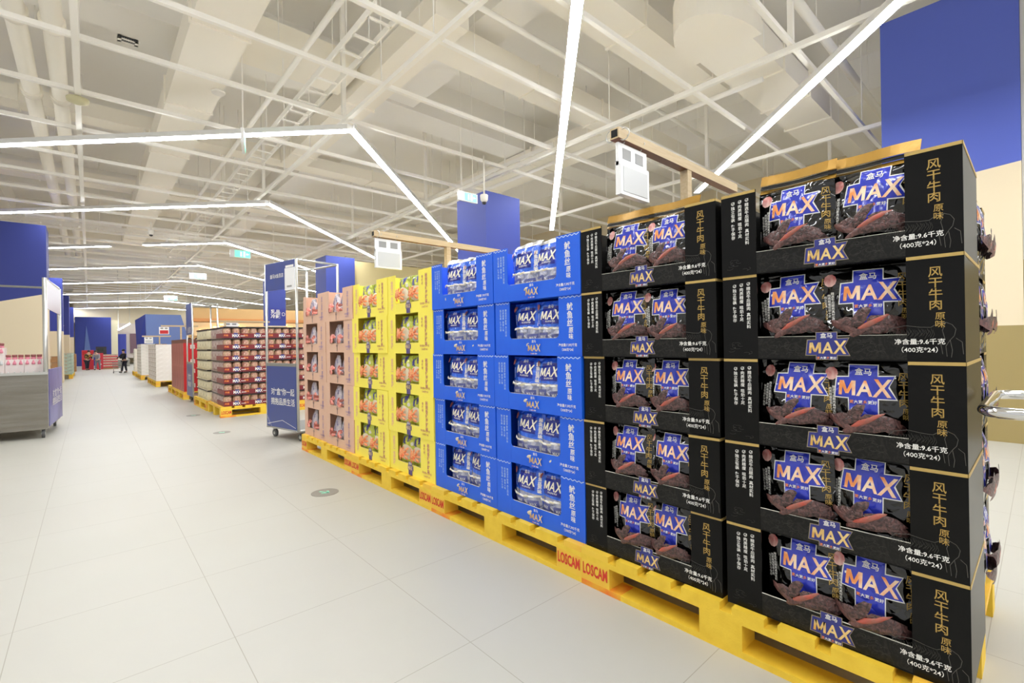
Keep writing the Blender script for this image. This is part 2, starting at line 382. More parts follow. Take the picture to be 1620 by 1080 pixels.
# far blue cladding, cream pillar, doors
b = MB()
b.poly([(-0.62, 0.9, 37.6), (0.95, 0.9, 37.6), (0.68, 2.55, 37.6), (0.1, 2.75, 37.6), (-0.62, 2.9, 37.6)], BLUEW)
b.poly([(-0.22, 0.9, 37.58), (0.06, 0.9, 37.58), (-0.12, 2.4, 37.58)], BLUEL)
b.box(-0.62, 1.0, 0, 2.9, 37.65, 38.4, BLUEW)
structure(b.build('wall_far_cladding'))
b = MB(); b.box(0.72, 1.32, 0, 2.75, 37.9, 38.6, mat('pale cream pillar', (240, 232, 196), 0.7)); structure(b.build('column_far'))
b = MB(); b.box(-0.7, 5, 2.6, 5.2, 39.0, 39.2, CREAM); b.box(1.2, 5, 0.4, 2.6, 39.0, 39.2, mat('lilac wall', (222, 212, 206), 0.7)); structure(b.build('wall_far'))
b = MB(); b.box(1.32, 1.76, 0.42, 1.92, 38.9, 38.99, mat('blue door', (62, 74, 178), 0.5)); b.box(1.26, 1.82, 0.3, 0.42, 38.9, 39, WHITE); structure(b.build('door_1'))
b = MB(); b.box(1.95, 2.3, 0.7, 1.95, 38.9, 38.99, mat('plum door', (120, 92, 106), 0.5)); structure(b.build('door_2'))
# blue slanted kiosk over the pallets on the right of the aisle
b = MB()
def kprism(z0, z1, e0, e1, x0, x1, y0, y1, m, mside):
    # tapering block: e0/e1 widen the bottom/top
    lo = [(x0 - e0, y0), (x1 + e1, y0), (x1 + e1, y1), (x0 - e0, y1)]; hi = [(x0, y0), (x1, y0), (x1, y1), (x0, y1)]
    L = [(p[0], z0, p[1]) for p in lo]; H = [(p[0], z1, p[1]) for p in hi]
    for i in range(4): b.poly([L[i], L[(i + 1) % 4], H[(i + 1) % 4], H[i]], m if i == 0 else mside)
    b.poly(H, m)
kprism(1.0, 2.38, -0.03, 0.36, 1.69, 2.87, 24, 26.6, BLUEL, BLUEW)
b.box(3.0, 3.7, 0, 2.3, 24.7, 26.6, CREAM); b.box(1.47, 3.2, 0, 1.0, 24.05, 26.6, CREAM)
b.poly([(1.44, 0.9, 24.45), (1.69, 0.9, 24.02), (1.69, 2.36, 24.02), (1.42, 2.18, 25.0)], BLUEW)
structure(b.build('wall_kiosk'))
# bakery fascia, warm lit
b = MB()
b.box(2.75, 8.5, 0, 2.5, 21.0, 21.2, mat('bakery beige', (228, 190, 132), 0.7))
b.box(2.75, 8.5, 1.45, 1.95, 20.90, 20.99, BEIGEP)
b.box(2.75, 8.5, 1.98, 2.1, 20.92, 20.99, mat('bakery orange band', (226, 158, 96), 0.6))
for i in range(24):
    t = i / 23
    b.box(3.05 + 0.22 * i, 3.05 + 0.22 * (i + 1), 1.62 + 0.26 * math.sin(t * 9) ** 2, 1.67 + 0.26 * math.sin(t * 9) ** 2, 20.82, 20.89, WARM)
structure(b.build('wall_bakery'))

# ------------------------------------------------------------------ ceiling grid
g = tag(empty('suspended_strut_grid', (0, 0, 0)), 'cream painted strut grid hanging below the concrete ceiling on rods', 'ceiling grid')
ZG = 3.56
XL = [-2.4, -0.06, 2.2, 4.64, 7.1, 9.5]
YL = [-1.6, -0.6, 0.45, 1.45, 2.4, 3.4, 4.36, 5.3, 6.42, 7.52, 8.64] + [9.7 + 1.06 * i for i in range(26)]
for x in XL:
    b = MB(); b.box(x - 0.024, x + 0.024, ZG, ZG + 0.045, -3 if x < 5 else 1.25, 38, GRID); b.build('long_strut', g)
for y in YL:
    b = MB(); b.box(-3, 11.5 if y > 1.2 else 2.224, ZG + 0.046, ZG + 0.088, y - 0.02, y + 0.02, GRID); b.build('cross_strut', g)
k = 0; rest = MB()
DUCTS = [(0.6, 1.3, 3, 17.6), (4, 8.2, 1.7, 2.6), (2.5, 3, 3.8, 9), (2.9, 8.1, 4.1, 4.6), (2.8, 6.5, 2.7, 3.3), (1.2, 2.6, 5.5, 6.3), (-4, 6.6, 8.9, 9.4), (-4, 9.6, 12.5, 13.1), (-4, 9.6, 17.5, 18.2), (6, 6.8, 4.5, 9), (6.5, 7.7, 0, 1.3)]
for i, y in enumerate(YL):
    for j, x in enumerate(XL):
        thick = (i + j) % 3 == 0
        if any(a - .05 < x < b_ + .05 and c - .05 < y < e + .05 for a, b_, c, e in DUCTS): continue
        r = 0.022 if thick else 0.006
        if k < 58 and y < 22 and y > -0.7 and x > -2 and x < 9:
            b = MB(); 
            if thick: b.box(x - r, x + r, ZG + 0.09, ZS, y - r, y + r, GRID)
            else: b.tube([(x, ZG + 0.09, y), (x, ZS, y)], r, GRID, 6)
            b.build('hanger_rod', g); k += 1
        else:
            rest.box(x - r, x + r, ZG + 0.09, ZS, y - r, y + r, GRID)
o = rest.build('hanger_rods', g); o['kind'] = 'stuff'

# ------------------------------------------------------------------ LED chevrons
ZL = 3.44
def chevron(x, y, left, right, label, gaps=None):
    t = tag(empty('linear_light', (x, y, ZL)), label, 'ceiling light', 'white chevron lights')
    hw = 0.042; k = hw * math.sqrt(2)
    def arm(s, l0, l1):
        # s = -1 left arm runs to -x +y, s = +1 right arm to +x +y
        def P(l, off): # along, across
            ax = (s * l / math.sqrt(2), l / math.sqrt(2)); nx = (1 / math.sqrt(2), -s / math.sqrt(2))
            return (ax[0] + nx[0] * off, ax[1] + nx[1] * off)
        j = hw if l0 == 0 else 0
        q = [P(l0 - j * s, hw * s), P(l1, hw * s), P(l1, -hw * s), P(l0 + j * s, -hw * s)]
        q = [P(l0 + (-hw if l0 == 0 else 0), hw), P(l1, hw), P(l1, -hw), P(l0 + (hw if l0 == 0 else 0), -hw)] if s > 0 else \
            [P(l0 + (-hw if l0 == 0 else 0), -hw), P(l1, -hw), P(l1, hw), P(l0 + (hw if l0 == 0 else 0), hw)]
        if s < 0:
            q = [P(l0 + (-hw if l0 == 0 else 0), hw), P(l1, hw), P(l1, -hw), P(l0 + (hw if l0 == 0 else 0), -hw)]
        def prism(z0, z1, m, m2, name):
            b = MB(lambda u, v, d: (u, v, d))
            lo = [(p[0], p[1], z0) for p in q]; hi = [(p[0], p[1], z1) for p in q]
            b.poly(lo, m); b.poly(hi, m2)
            for i in range(4): b.poly([lo[i], lo[(i + 1) % 4], hi[(i + 1) % 4], hi[i]], m2)
            return b.build(name, t)
        prism(0.006, 0.065, LEDH, LEDH, 'housing'); prism(0.0, 0.006, LED, LED, 'diffuser')
        b = MB(lambda u, v, d: (u, v, d))
        for l in (l0 + 0.35, (l0 + l1) / 2, l1 - 0.2):
            p = P(l, 0); b.tube([(p[0], p[1], 0.065), (p[0], p[1], ZG - ZL)], 0.004, GRID, 6)
        b.build('suspension_rod', t)
    for l0, l1 in left: arm(-1, l0, l1)
    for l0, l1 in right: arm(1, l0, l1)
    return t
S = 1.091
CH = [(2.05, -7.4), (2.05, -4.4), (2.05, -1.35), (2.05, 1.65), (2.05, 4.72), (2.11, 8.0), (2.2, 11.59), (2.25, 15.25), (2.34, 19.1), (2.42, 23.3), (2.49, 27.7), (2.51, 32.4)]
NAMES = ['farthest behind the hand cart', 'behind the hand cart', 'over the right end column', 'whose arm points at the blue cartons', 'with its bend over the middle of the aisle', 'second with a visible bend, beyond the first exit sign',
         'broken by a gap in its left arm', 'fourth visible bend, above the red jar stack', 'fifth visible bend along the aisle', 'sixth visible bend along the aisle', 'seventh visible bend, above the blue kiosk', 'last bend at the far end']
for k, (x, y) in enumerate(CH):
    left = [(0, 4.9)]; right = [(0, 7.4)]
    if k == 1: right = [(0, 5.6)]
    if k == 6: left = [(0, 2.0), (2.85, 4.6)]
    chevron(x * S, y * S, left, right, 'white linear chevron ceiling light, ' + NAMES[k])
for k, (x0, x1, y) in enumerate(((-0.35, 1.5, 38.0), (0.4, 2.2, 39.5))):
    pass

# ------------------------------------------------------------------ ducts, pipes, ceiling services
def duct(label, x0, x1, y0, y1, z0, z1, along='y', joints=1.2, round_end=False, m=CEIL2):
    t = tag(empty('air_duct', ((x0 + x1) / 2, (y0 + y1) / 2, z0)), label, 'air duct')
    cx, cyy = (x0 + x1) / 2, (y0 + y1) / 2
    b = MB(lambda u, v, d: (u - cx, v - cyy, d - z0))
    b2 = MB(lambda u, v, d: (u - cx, v - cyy, d - z0))
    if round_end:
        r = (y1 - y0) / 2; pts = [(x0 - r * 0.0 + r - r * 1.6 * math.sin(a) , cyy + r * 1.0 * math.cos(a)) for a in [PI * i / 14 for i in range(15)]]
        pts = [(x0 + 0.5 - 0.75 * math.sin(a), cyy + r * 1.35 * math.cos(a)) for a in [PI * i / 14 for i in range(15)]]
        lo = [(p[0], p[1], z0 - 0.02) for p in pts]; hi = [(p[0], p[1], z1) for p in pts]
        b2.poly(lo, m); b2.poly(hi, m)
        for i in range(len(pts)): b2.poly([lo[i], lo[(i + 1) % len(pts)], hi[(i + 1) % len(pts)], hi[i]], m)
        b2.build('rounded_end', t); x0 += 0.5
    def bx(B, a0, a1, c0, c1, e0, e1):
        n0 = len(B.V)
        B.V += [B.F(*p) for p in ((a0, c0, e0), (a1, c0, e0), (a1, c1, e0), (a0, c1, e0), (a0, c0, e1), (a1, c0, e1), (a1, c1, e1), (a0, c1, e1))]
        for q in ((0, 1, 2, 3), (5, 4, 7, 6), (4, 0, 3, 7), (1, 5, 6, 2), (3, 2, 6, 7), (4, 5, 1, 0)): B.P.append(tuple(n0 + i for i in q)); B.I.append(B.mi(m)); B.S.append(False)
    bx(b, x0, x1, y0, y1, z0, z1); b.build('duct_body', t)
    L = (y1 - y0) if along == 'y' else (x1 - x0); s0 = joints
    while s0 < L - 0.2:
        f = MB(lambda u, v, d: (u - cx, v - cyy, d - z0))
        if along == 'y': bx(f, x0 - 0.02, x1 + 0.02, y0 + s0, y0 + s0 + 0.03, z0 - 0.02, z1 + 0.02)
        else: bx(f, x0 + s0, x0 + s0 + 0.03, y0 - 0.02, y1 + 0.02, z0 - 0.02, z1 + 0.02)
        f.build('flange', t); s0 += joints
    q = [(x0, y0 + .3), (x1, y0 + .3), (x0, y1 - .3), (x1, y1 - .3)] if along == 'y' else [(x0 + .3, y0), (x0 + .3, y1), (x1 - .3, y0), (x1 - .3, y1)]
    for p in q:
        h = MB(lambda u, v, d: (u - cx, v - cyy, d - z0)); h.tube([(p[0], p[1], z0), (p[0], p[1], ZS)], 0.006, GRID, 6); h.build('hanger_rod', t)
    return t
duct('long flat cream air duct running along the aisle at the upper left', 0.72, 1.19, 3.2, 17.5, 4.0, 4.3, 'y', 1.9)
duct('flat duct with a rounded end above the tall blue column and black cartons', 4.35, 8.1, 1.86, 2.4, 3.98, 4.26, 'x', 0.85, True)
duct('cream box duct along the aisle beside the main strut, meeting the cross duct', 2.55, 2.95, 3.9, 8.9, 4.25, 4.5, 'y', 2.2)
duct('cream cross duct meeting the long duct above the first light bend', 2.95, 8.0, 4.2, 4.55, 4.25, 4.5, 'x', 1.3)
duct('wide shallow cream duct crossing over the slanting light arm', 2.9, 6.4, 2.75, 3.25, 4.35, 4.6, 'x', 1.5)
duct('short wide duct in the upper middle above the light bend', 1.3, 2.5, 5.6, 6.2, 4.35, 4.62, 'x', 1.0)
duct('thin cross duct beyond the first light bend', -3.2, 6.5, 9.0, 9.35, 4.34, 4.54, 'x', 2.5)
duct('thin cross duct farther along the aisle over the jar stack', -3.2, 9.5, 12.6, 13.0, 4.34, 4.54, 'x', 2.5)
duct('farthest thin cross duct above the kiosk', -3.2, 9.5, 17.6, 18.1, 4.1, 4.35, 'x', 2.5)
duct('long duct along the aisle above the row of cartons, at the right', 6.1, 6.7, 4.62, 8.9, 4.3, 4.6, 'y', 1.6)
for k, (x, r, lab) in enumerate(((-0.46, 0.075, 'fat white insulated pipe, the one nearer the left columns'), (-0.22, 0.075, 'fat white insulated pipe, the one nearer the aisle middle'))):
    t = tag(empty('insulated_pipe', (x, 4.6, 4.0)), lab, 'pipe')
    b = MB(lambda u, v, d: (u, v, d)); b.tube([(0, 0, 0.0), (0, 16, 0.0)], r, CEIL2, 14); b.build('pipe_run', t)
    for y in (1.3, 3.0, 5.0, 7.5):
        b = MB(lambda u, v, d: (u, v, d)); b.tube([(0, y, 0), (0, y + 0.10, 0)], r * 1.28, CEIL2, 14); b.build('pipe_collar', t)
    for y in (2.0, 6.0, 10.2, 14.0):
        b = MB(lambda u, v, d: (u, v, d)); b.tube([(0, y, r), (0, y, ZS - 4.0)], 0.006, GRID, 6); b.build('hanger_rod', t)
b = MB(); 
for (x, y0, y1) in ((5.4, -1, 20), (0.3, 3, 30), (3.15, 1, 25)): pass
for k, (x0, y0, x1, y1, z, r) in enumerate(((-3, 3.7, 10, 3.7, 4.38, 0.03), (-3, 7.2, 10, 7.2, 4.56, 0.035), (1.7, 3, 1.7, 17, 4.1, 0.03), (5.5, 2.0, 5.5, 17, 3.86, 0.03), (3.0, 1.6, 9.5, 1.6, 4.4, 0.05), (-3, 11.2, 10, 11.2, 4.4, 0.04))):
    b = MB(lambda u, v, d: (u, v, d)); b.tube([(x0, y0, z), (x1, y1, z)], r, GRID, 8)
    for q in (0.2, 0.45, 0.8):
        p = (x0 + (x1 - x0) * q, y0 + (y1 - y0) * q); b.tube([(p[0], p[1], z), (p[0], p[1], ZS - 0.002)], 0.005, GRID, 6)
    tag(b.build('sprinkler_pipe'), 'thin painted pipe near the slab, ' + ['crossing nearest the long duct', 'crossing beyond the first light', 'running down the aisle middle', 'running over the carton row', 'crossing behind the rounded duct', 'crossing over the far cartons'][k], 'pipe', 'painted sprinkler pipes')
def cable_tray(x0, x1, y0, y1, z, label):
    t = tag(empty('cable_tray', (x0, y0, z)), label, 'cable tray', 'painted cable trays')
    al = abs(y1 - y0) > abs(x1 - x0); L = (y1 - y0) if al else (x1 - x0); wd = 0.22
    P = (lambda a, c, e: (c, a, e)) if al else (lambda a, c, e: (a, c, e))
    def bx(B, a0, a1, c0, c1, e0, e1):
        n0 = len(B.V); B.V += [P(*p) for p in ((a0, c0, e0), (a1, c0, e0), (a1, c1, e0), (a0, c1, e0), (a0, c0, e1), (a1, c0, e1), (a1, c1, e1), (a0, c1, e1))]
        for q in ((0, 1, 2, 3), (5, 4, 7, 6), (4, 0, 3, 7), (1, 5, 6, 2), (3, 2, 6, 7), (4, 5, 1, 0)): B.P.append(tuple(n0 + i for i in q)); B.I.append(B.mi(GRID)); B.S.append(False)
    for c in (0, wd):
        b = MB(); bx(b, 0, L, c - .008, c + .008, 0, 0.06); b.build('side_rail', t)
    b = MB(); a = 0.15
    while a < L: bx(b, a, a + .03, 0, wd, 0.0, 0.012); a += 0.3
    b.build('rungs', t)['kind'] = 'stuff'
    a = 0.6
    while a < L:
        for c in (0, wd):
            b = MB(); b.tube([(P(a, c, .06)[0], .06, P(a, c, .06)[1]), (P(a, c, .06)[0], ZS - z, P(a, c, .06)[1])], .005, GRID, 6); b.build('hanger_rod', t)
        a += 2.6
cable_tray(1.78, 1.78, 3.6, 17.2, 3.80, 'painted ladder cable tray running down the aisle beside the long flat duct')
cable_tray(5.0, 5.0, 4.65, 16.0, 3.84, 'painted ladder cable tray running over the carton row')
cable_tray(-3.0, 9.5, 14.0, 14.0, 3.72, 'painted ladder cable tray crossing the aisle above the jar stack')
cable_tray(5.6, 12.0, 3.95, 3.95, 3.9, 'short painted cable tray at the right, crossing behind the long light')
def vent(x, y, z, w, h, label):
    t = tag(empty('air_vent', (x, y, z)), label, 'air vent')
    b = MB(lambda u, v, d: (u, v, d))
    for (a0, a1, c0, c1) in ((-w / 2, w / 2, -h / 2, -h / 2 + .03), (-w / 2, w / 2, h / 2 - .03, h / 2), (-w / 2, -w / 2 + .03, -h / 2, h / 2), (w / 2 - .03, w / 2, -h / 2, h / 2)):
        b.poly([(a0, c0, 0), (a1, c0, 0), (a1, c1, 0), (a0, c1, 0)], WHITE)
        b.poly([(a0, c0, .03), (a1, c0, .03), (a1, c1, .03), (a0, c1, .03)], WHITE)
    b.build('frame', t)
    b = MB(lambda u, v, d: (u, v, d)); b.poly([(-w / 2, -h / 2, .02), (w / 2, -h / 2, .02), (w / 2, h / 2, .02), (-w / 2, h / 2, .02)], DKGREY)
    for i in range(9): a = -w / 2 + w * (i + .5) / 9; b.poly([(a, -h / 2, .012), (a + .012, -h / 2, .012), (a + .012, h / 2, .012), (a, h / 2, .012)], GREYW)
    b.build('grille', t)
vent(0.34, 6.42, 4.28, 0.17, 0.10, 'small dark grille in a white frame left of the long aisle duct')
vent(5.0, 0.95, 4.34, 0.5, 0.3, 'dark grille beside the tall blue column top')
def dome(x, y, z, label):
    t = tag(empty('ceiling_camera', (x, y, z)), label, 'camera')
    b = MB(); b.lathe((0, 0), [(0.03, 0.0), (0.05, 0.03), (0.055, 0.09), (0.05, 0.10)], WHITE); b.build('housing', t)
    b = MB(); b.lathe((0, 0), [(0.008, -0.03), (0.026, -0.02), (0.032, 0.0)], DKGREY); b.build('lens', t)
    b = MB(); b.lathe((0, 0), [(0.012, 0.10), (0.012, ZG - z)], WHITE, 8); b.build('stem', t)
dome(3.997, 5.0, 2.93, 'white dome camera in front of the square blue column')
dome(0.95, 11.9, 3.3, 'small dark tipped camera hanging by the second light')
def exit_sign(x, y, z, w, h, rz, label):
    t = tag(empty('exit_sign', (x, y, z), rz), label, 'exit sign', 'green exit signs')
    b = MB(); b.box(-w / 2 - .02, w / 2 + .02, -.01, h + .01, 0, 0.03, ACRYL); cs = b.build('casing', t)
    b = MB(); b.box(-w / 2 + 0.08, w / 2, 0.0, h, -0.004, -0.001, EXITG)
    # running figure, door and arrow
    b.box(-w * .02, w * .06, h * .15, h * .8, -.006, -.005, EXITW); b.box(w * .14, w * .24, h * .12, h * .88, -.006, -.005, EXITW)
    b.poly([(w * .30, h * .35, -.006), (w * .46, h * .5, -.006), (w * .30, h * .65, -.006)], EXITW)
    b.build('sign_face', cs)
    b = MB()
    for u in (-w / 3, w / 3): b.tube([(u, h + 0.01, .015), (u, ZS - z, .015)], 0.003, GRID, 6)
    b.build('suspension_rod', t)
exit_sign(3.73, 5.0, 2.90, 0.27, 0.10, 0.0, 'green exit sign in front of the square blue column')
exit_sign(1.25, 5.6, 3.14, 0.30, 0.13, PI * 0.42, 'green exit sign seen edge-on at the brightest light arm')
exit_sign(2.67, 12.5, 3.12, 0.40, 0.16, 0.0, 'green exit sign below the light with the gap')
exit_sign(2.51, 17.2, 3.12, 0.40, 0.16, 0.0, 'green exit sign second along the aisle, small')
exit_sign(2.72, 25.7, 3.12, 0.46, 0.18, 0.0, 'farthest tiny green exit sign over the jar stack')
b = MB(lambda u, v, d: (u, v, d)); b.tube([(0, 0, 0), (0, 0, 0.02)], 0.06, WHITE, 16); tag(b.build('smoke_detector', None, (0.98, 5.4, ZG - 0.021)), 'round white smoke detector under a strut beside the long duct', 'smoke detector')
b = MB(); b.lathe((0, 0), [(0.035, 0), (0.085, 0.015), (0.09, 0.045), (0.05, 0.06)], mat('cream wifi puck', (214, 208, 168), 0.5), 20); tag(b.build('ceiling_puck', None, (-0.06, 6.42, ZG - 0.061)), 'pale yellow round unit where two struts cross at the upper left', 'ceiling unit')

# ================================================================== PALLETS
def pallet_proto(L=1.2, W=1.0, stencil=True):
    """long side L along u (front), depth W; local origin: front edge middle on the floor; front looks to -x"""
    root = empty('pallet')
    z = (0.0, 0.022, 0.108, 0.13, 0.155)
    for d0, d1 in ((0, 0.1), (W / 2 - 0.07, W / 2 + 0.07), (W - 0.1, W)):
        b = MB(FRONT_X); b.box(-L / 2, L / 2, z[0], z[1], d0, d1, YWOOD)
        if stencil and d0 == 0: b.box(-L / 2, -L / 2 + 0.2, 0.0, z[1] + 0.0006, -0.0008, d1 * .9, REDO); 
        b.build('bottom_board', root)
        b = MB(FRONT_X); b.box(-L / 2, L / 2, z[2], z[3], d0, d1, YWOOD); b.build('stringer_board', root)
        for k, (a, c) in enumerate(((-L / 2, -L / 2 + 0.145), (-0.0725, 0.0725), (L / 2 - 0.145, L / 2))):
            b = MB(FRONT_X); b.box(a, c, z[1], z[2], d0, d1, YORANGE if k != 1 and d0 == 0 else YWOOD)
            if stencil and d0 == 0 and k != 1:
                b.text('LOSCAM', (a + c) / 2, (z[1] + z[2]) / 2 + 0.008, 1, REDP, -0.0015, 0.03, width=0.128, height=0.05)
            b.build('block', root)
    ws = [0.14, 0.10, 0.10, 0.14, 0.10, 0.10, 0.14, 0.10]; gap = (L - sum(ws)) / (len(ws) - 1); u = -L / 2
    for q in ws:
        b = MB(FRONT_X); b.box(u, u + q, z[3], z[4], 0, W, YORANGE if (u < -L / 2 + .01 or u > L / 2 - .15) else YWOOD); b.build('deck_board', root); u += q + gap
    return root
YB = 1.335
PX = 1.572
pal = pallet_proto()
pal.location = (PX, YB - 0.601, 0)
tag(pal, 'yellow stencilled wooden pallet under the two stacks of black cartons', 'pallet', 'yellow pallets of the carton row')
bpy.context.view_layer.update()
for k, lab in enumerate(('blue', 'yellow', 'dusty pink')):
    o = dup(pal, (PX, YB + 0.6 + 1.2 * k, 0)); o['label'] = 'yellow stencilled wooden pallet under the two stacks of %s cartons' % lab

# ================================================================== CARTONS
CW, CHH, CD = 0.594, 0.273, 0.385     # width, height, depth
def max_letters(b, u, v, k, m, d, shear, L):
    x0, w, h = u - 0.056 * k, 0.040 * k, 0.040 * k
    def q(*pts):
        p = [(x0 + (x + shear * 0.9 * (y - .5)) * w, v + (y - 0.5) * h) for x, y in pts]
        for i in range(1, len(p) - 1): b.tri((p[0], p[i], p[i + 1]), m, d, L)
    q((0.0, 0), (0.20, 0), (0.24, 1), (0.04, 1)); q((0.80, 0), (1.0, 0), (0.96, 1), (0.76, 1))
    q((0.04, 1), (0.28, 1), (0.60, 0.12), (0.42, 0.12)); q((0.72, 1), (0.96, 1), (0.60, 0.12), (0.42, 0.12))
    for ch, x, ww, hh, yy in (('A', 0.004, 0.036, 0.042, 0.0), ('X', 0.042, 0.040, 0.048, 0.002)):
        b.text(ch, u + x * k, v + yy * k, 1, m, d, 0.022, width=ww * k, height=hh * k, shear=shear, L=L, res=1)
def max_logo(b, u, v, w, d, lettering, cross, sub=True, tab=None, outline=PRWHITE, L=9.0, hanzi=True):
    """cross-shaped emblem with the three big letters; u, v = centre, w = width of the letters"""
    k = w / 0.118
    def P(l): return [(u + x * k, v + y * k) for x, y in l]
    arm = [(-0.066, -0.026), (0.070, -0.026), (0.054, 0.004), (0.068, 0.034), (-0.060, 0.028)]
    def grow(l, g): return [(x + (g if x > 0 else -g), y + (g if y > 0 else -g)) for x, y in l]
    def band(l, dd, m):
        p = P(l); b.tri((p[0], p[1], p[2]), m, dd, L); b.tri((p[0], p[2], p[4]), m, dd, L); b.tri((p[2], p[3], p[4]), m, dd, L)
    def rect(x0, x1, y0, y1, dd, m):
        p = P([(x0, y0), (x1, y0), (x1, y1), (x0, y1)]); b.tri((p[0], p[1], p[2]), m, dd, L); b.tri((p[0], p[2], p[3]), m, dd, L)
    lo, hi = tab or (-0.052, 0.058)
    if outline:
        band(grow(arm, 0.0030), d, outline); rect(-0.0345, 0.0345, lo - 0.0025, hi + 0.0025, d, outline)
    band(arm, d - 0.0006, cross); rect(-0.032, 0.032, lo, hi, d - 0.0007, cross)
    max_letters(b, u, v, k, lettering, d - 0.0014, 0.06, L)
    if hanzi: b.text('盒马', u, v + 0.045 * k, 0.020 * k, PRWHITE, d - 0.0014, 0.012, L=L)
    if sub:
        for i, ch in enumerate('更大更多更好'):
            b.text(ch, u + (-0.026 + 0.0104 * i) * k, v - 0.037 * k, 0.0098 * k, ORANGE if i in (0, 3) else PRWHITE, d - 0.0014, 0.02, L=L, res=1)

def carton_shell(b, m, mlip, w0, w1, lip, inner, trim=None, rounded=False, trim_h=0.009, top_rail=None):
    """tray with a cut-out window between w0 and w1 (from the left edge), open at the top; front at d=0"""
    h = CW / 2; t = 0.004
    b.box(-h, h, 0.0, 0.004, 0.0, CD, m)                       # bottom
    b.box(-h, -h + t, 0.004, CHH, t, CD, m); b.box(h - t, h, 0.004, CHH, t, CD, m)
    b.box(-h, h, 0.004, CHH, CD - t, CD, m)
    b.box(-h, -h + w0, 0.004, CHH, 0.0, t, m); b.box(-h + w1, h, 0.004, CHH, 0.0, t, m)
    b.box(-h + w0, -h + w1, 0.004, lip, 0.0005, t, mlip)
    if top_rail: b.box(-h + w0, -h + w1, CHH - top_rail, CHH, 0.0, t, m)
    # raw edge of the cut-out
    b.box(-h + w0, -h + w1, lip, lip + 0.0012, 0.0003, t, inner)
    if trim:
        b.box(-h + 0.001, -h + w0 - 0.001, CHH - trim_h, CHH - 0.0003, -0.0012, 0.0, trim); b.box(-h + w1 + 0.001, h - 0.001, CHH - trim_h, CHH - 0.0003, -0.0012, 0.0, trim)
        b.box(h, h + 0.0012, CHH - trim_h, CHH - 0.0003, 0.0, CD, trim)
    if rounded:
        for u, s in ((-h + w0, 1), (-h + w1, -1)):
            r = 0.022; pts = [(u, lip)] + [(u + s * r * (1 - math.sin(a)), lip + r * (1 - math.cos(a))) for a in [PI / 2 * i / 5 for i in range(6)]]
            b.fan(pts, m, 0.0002, c=(u, lip))
def finish(me_list):
    pass
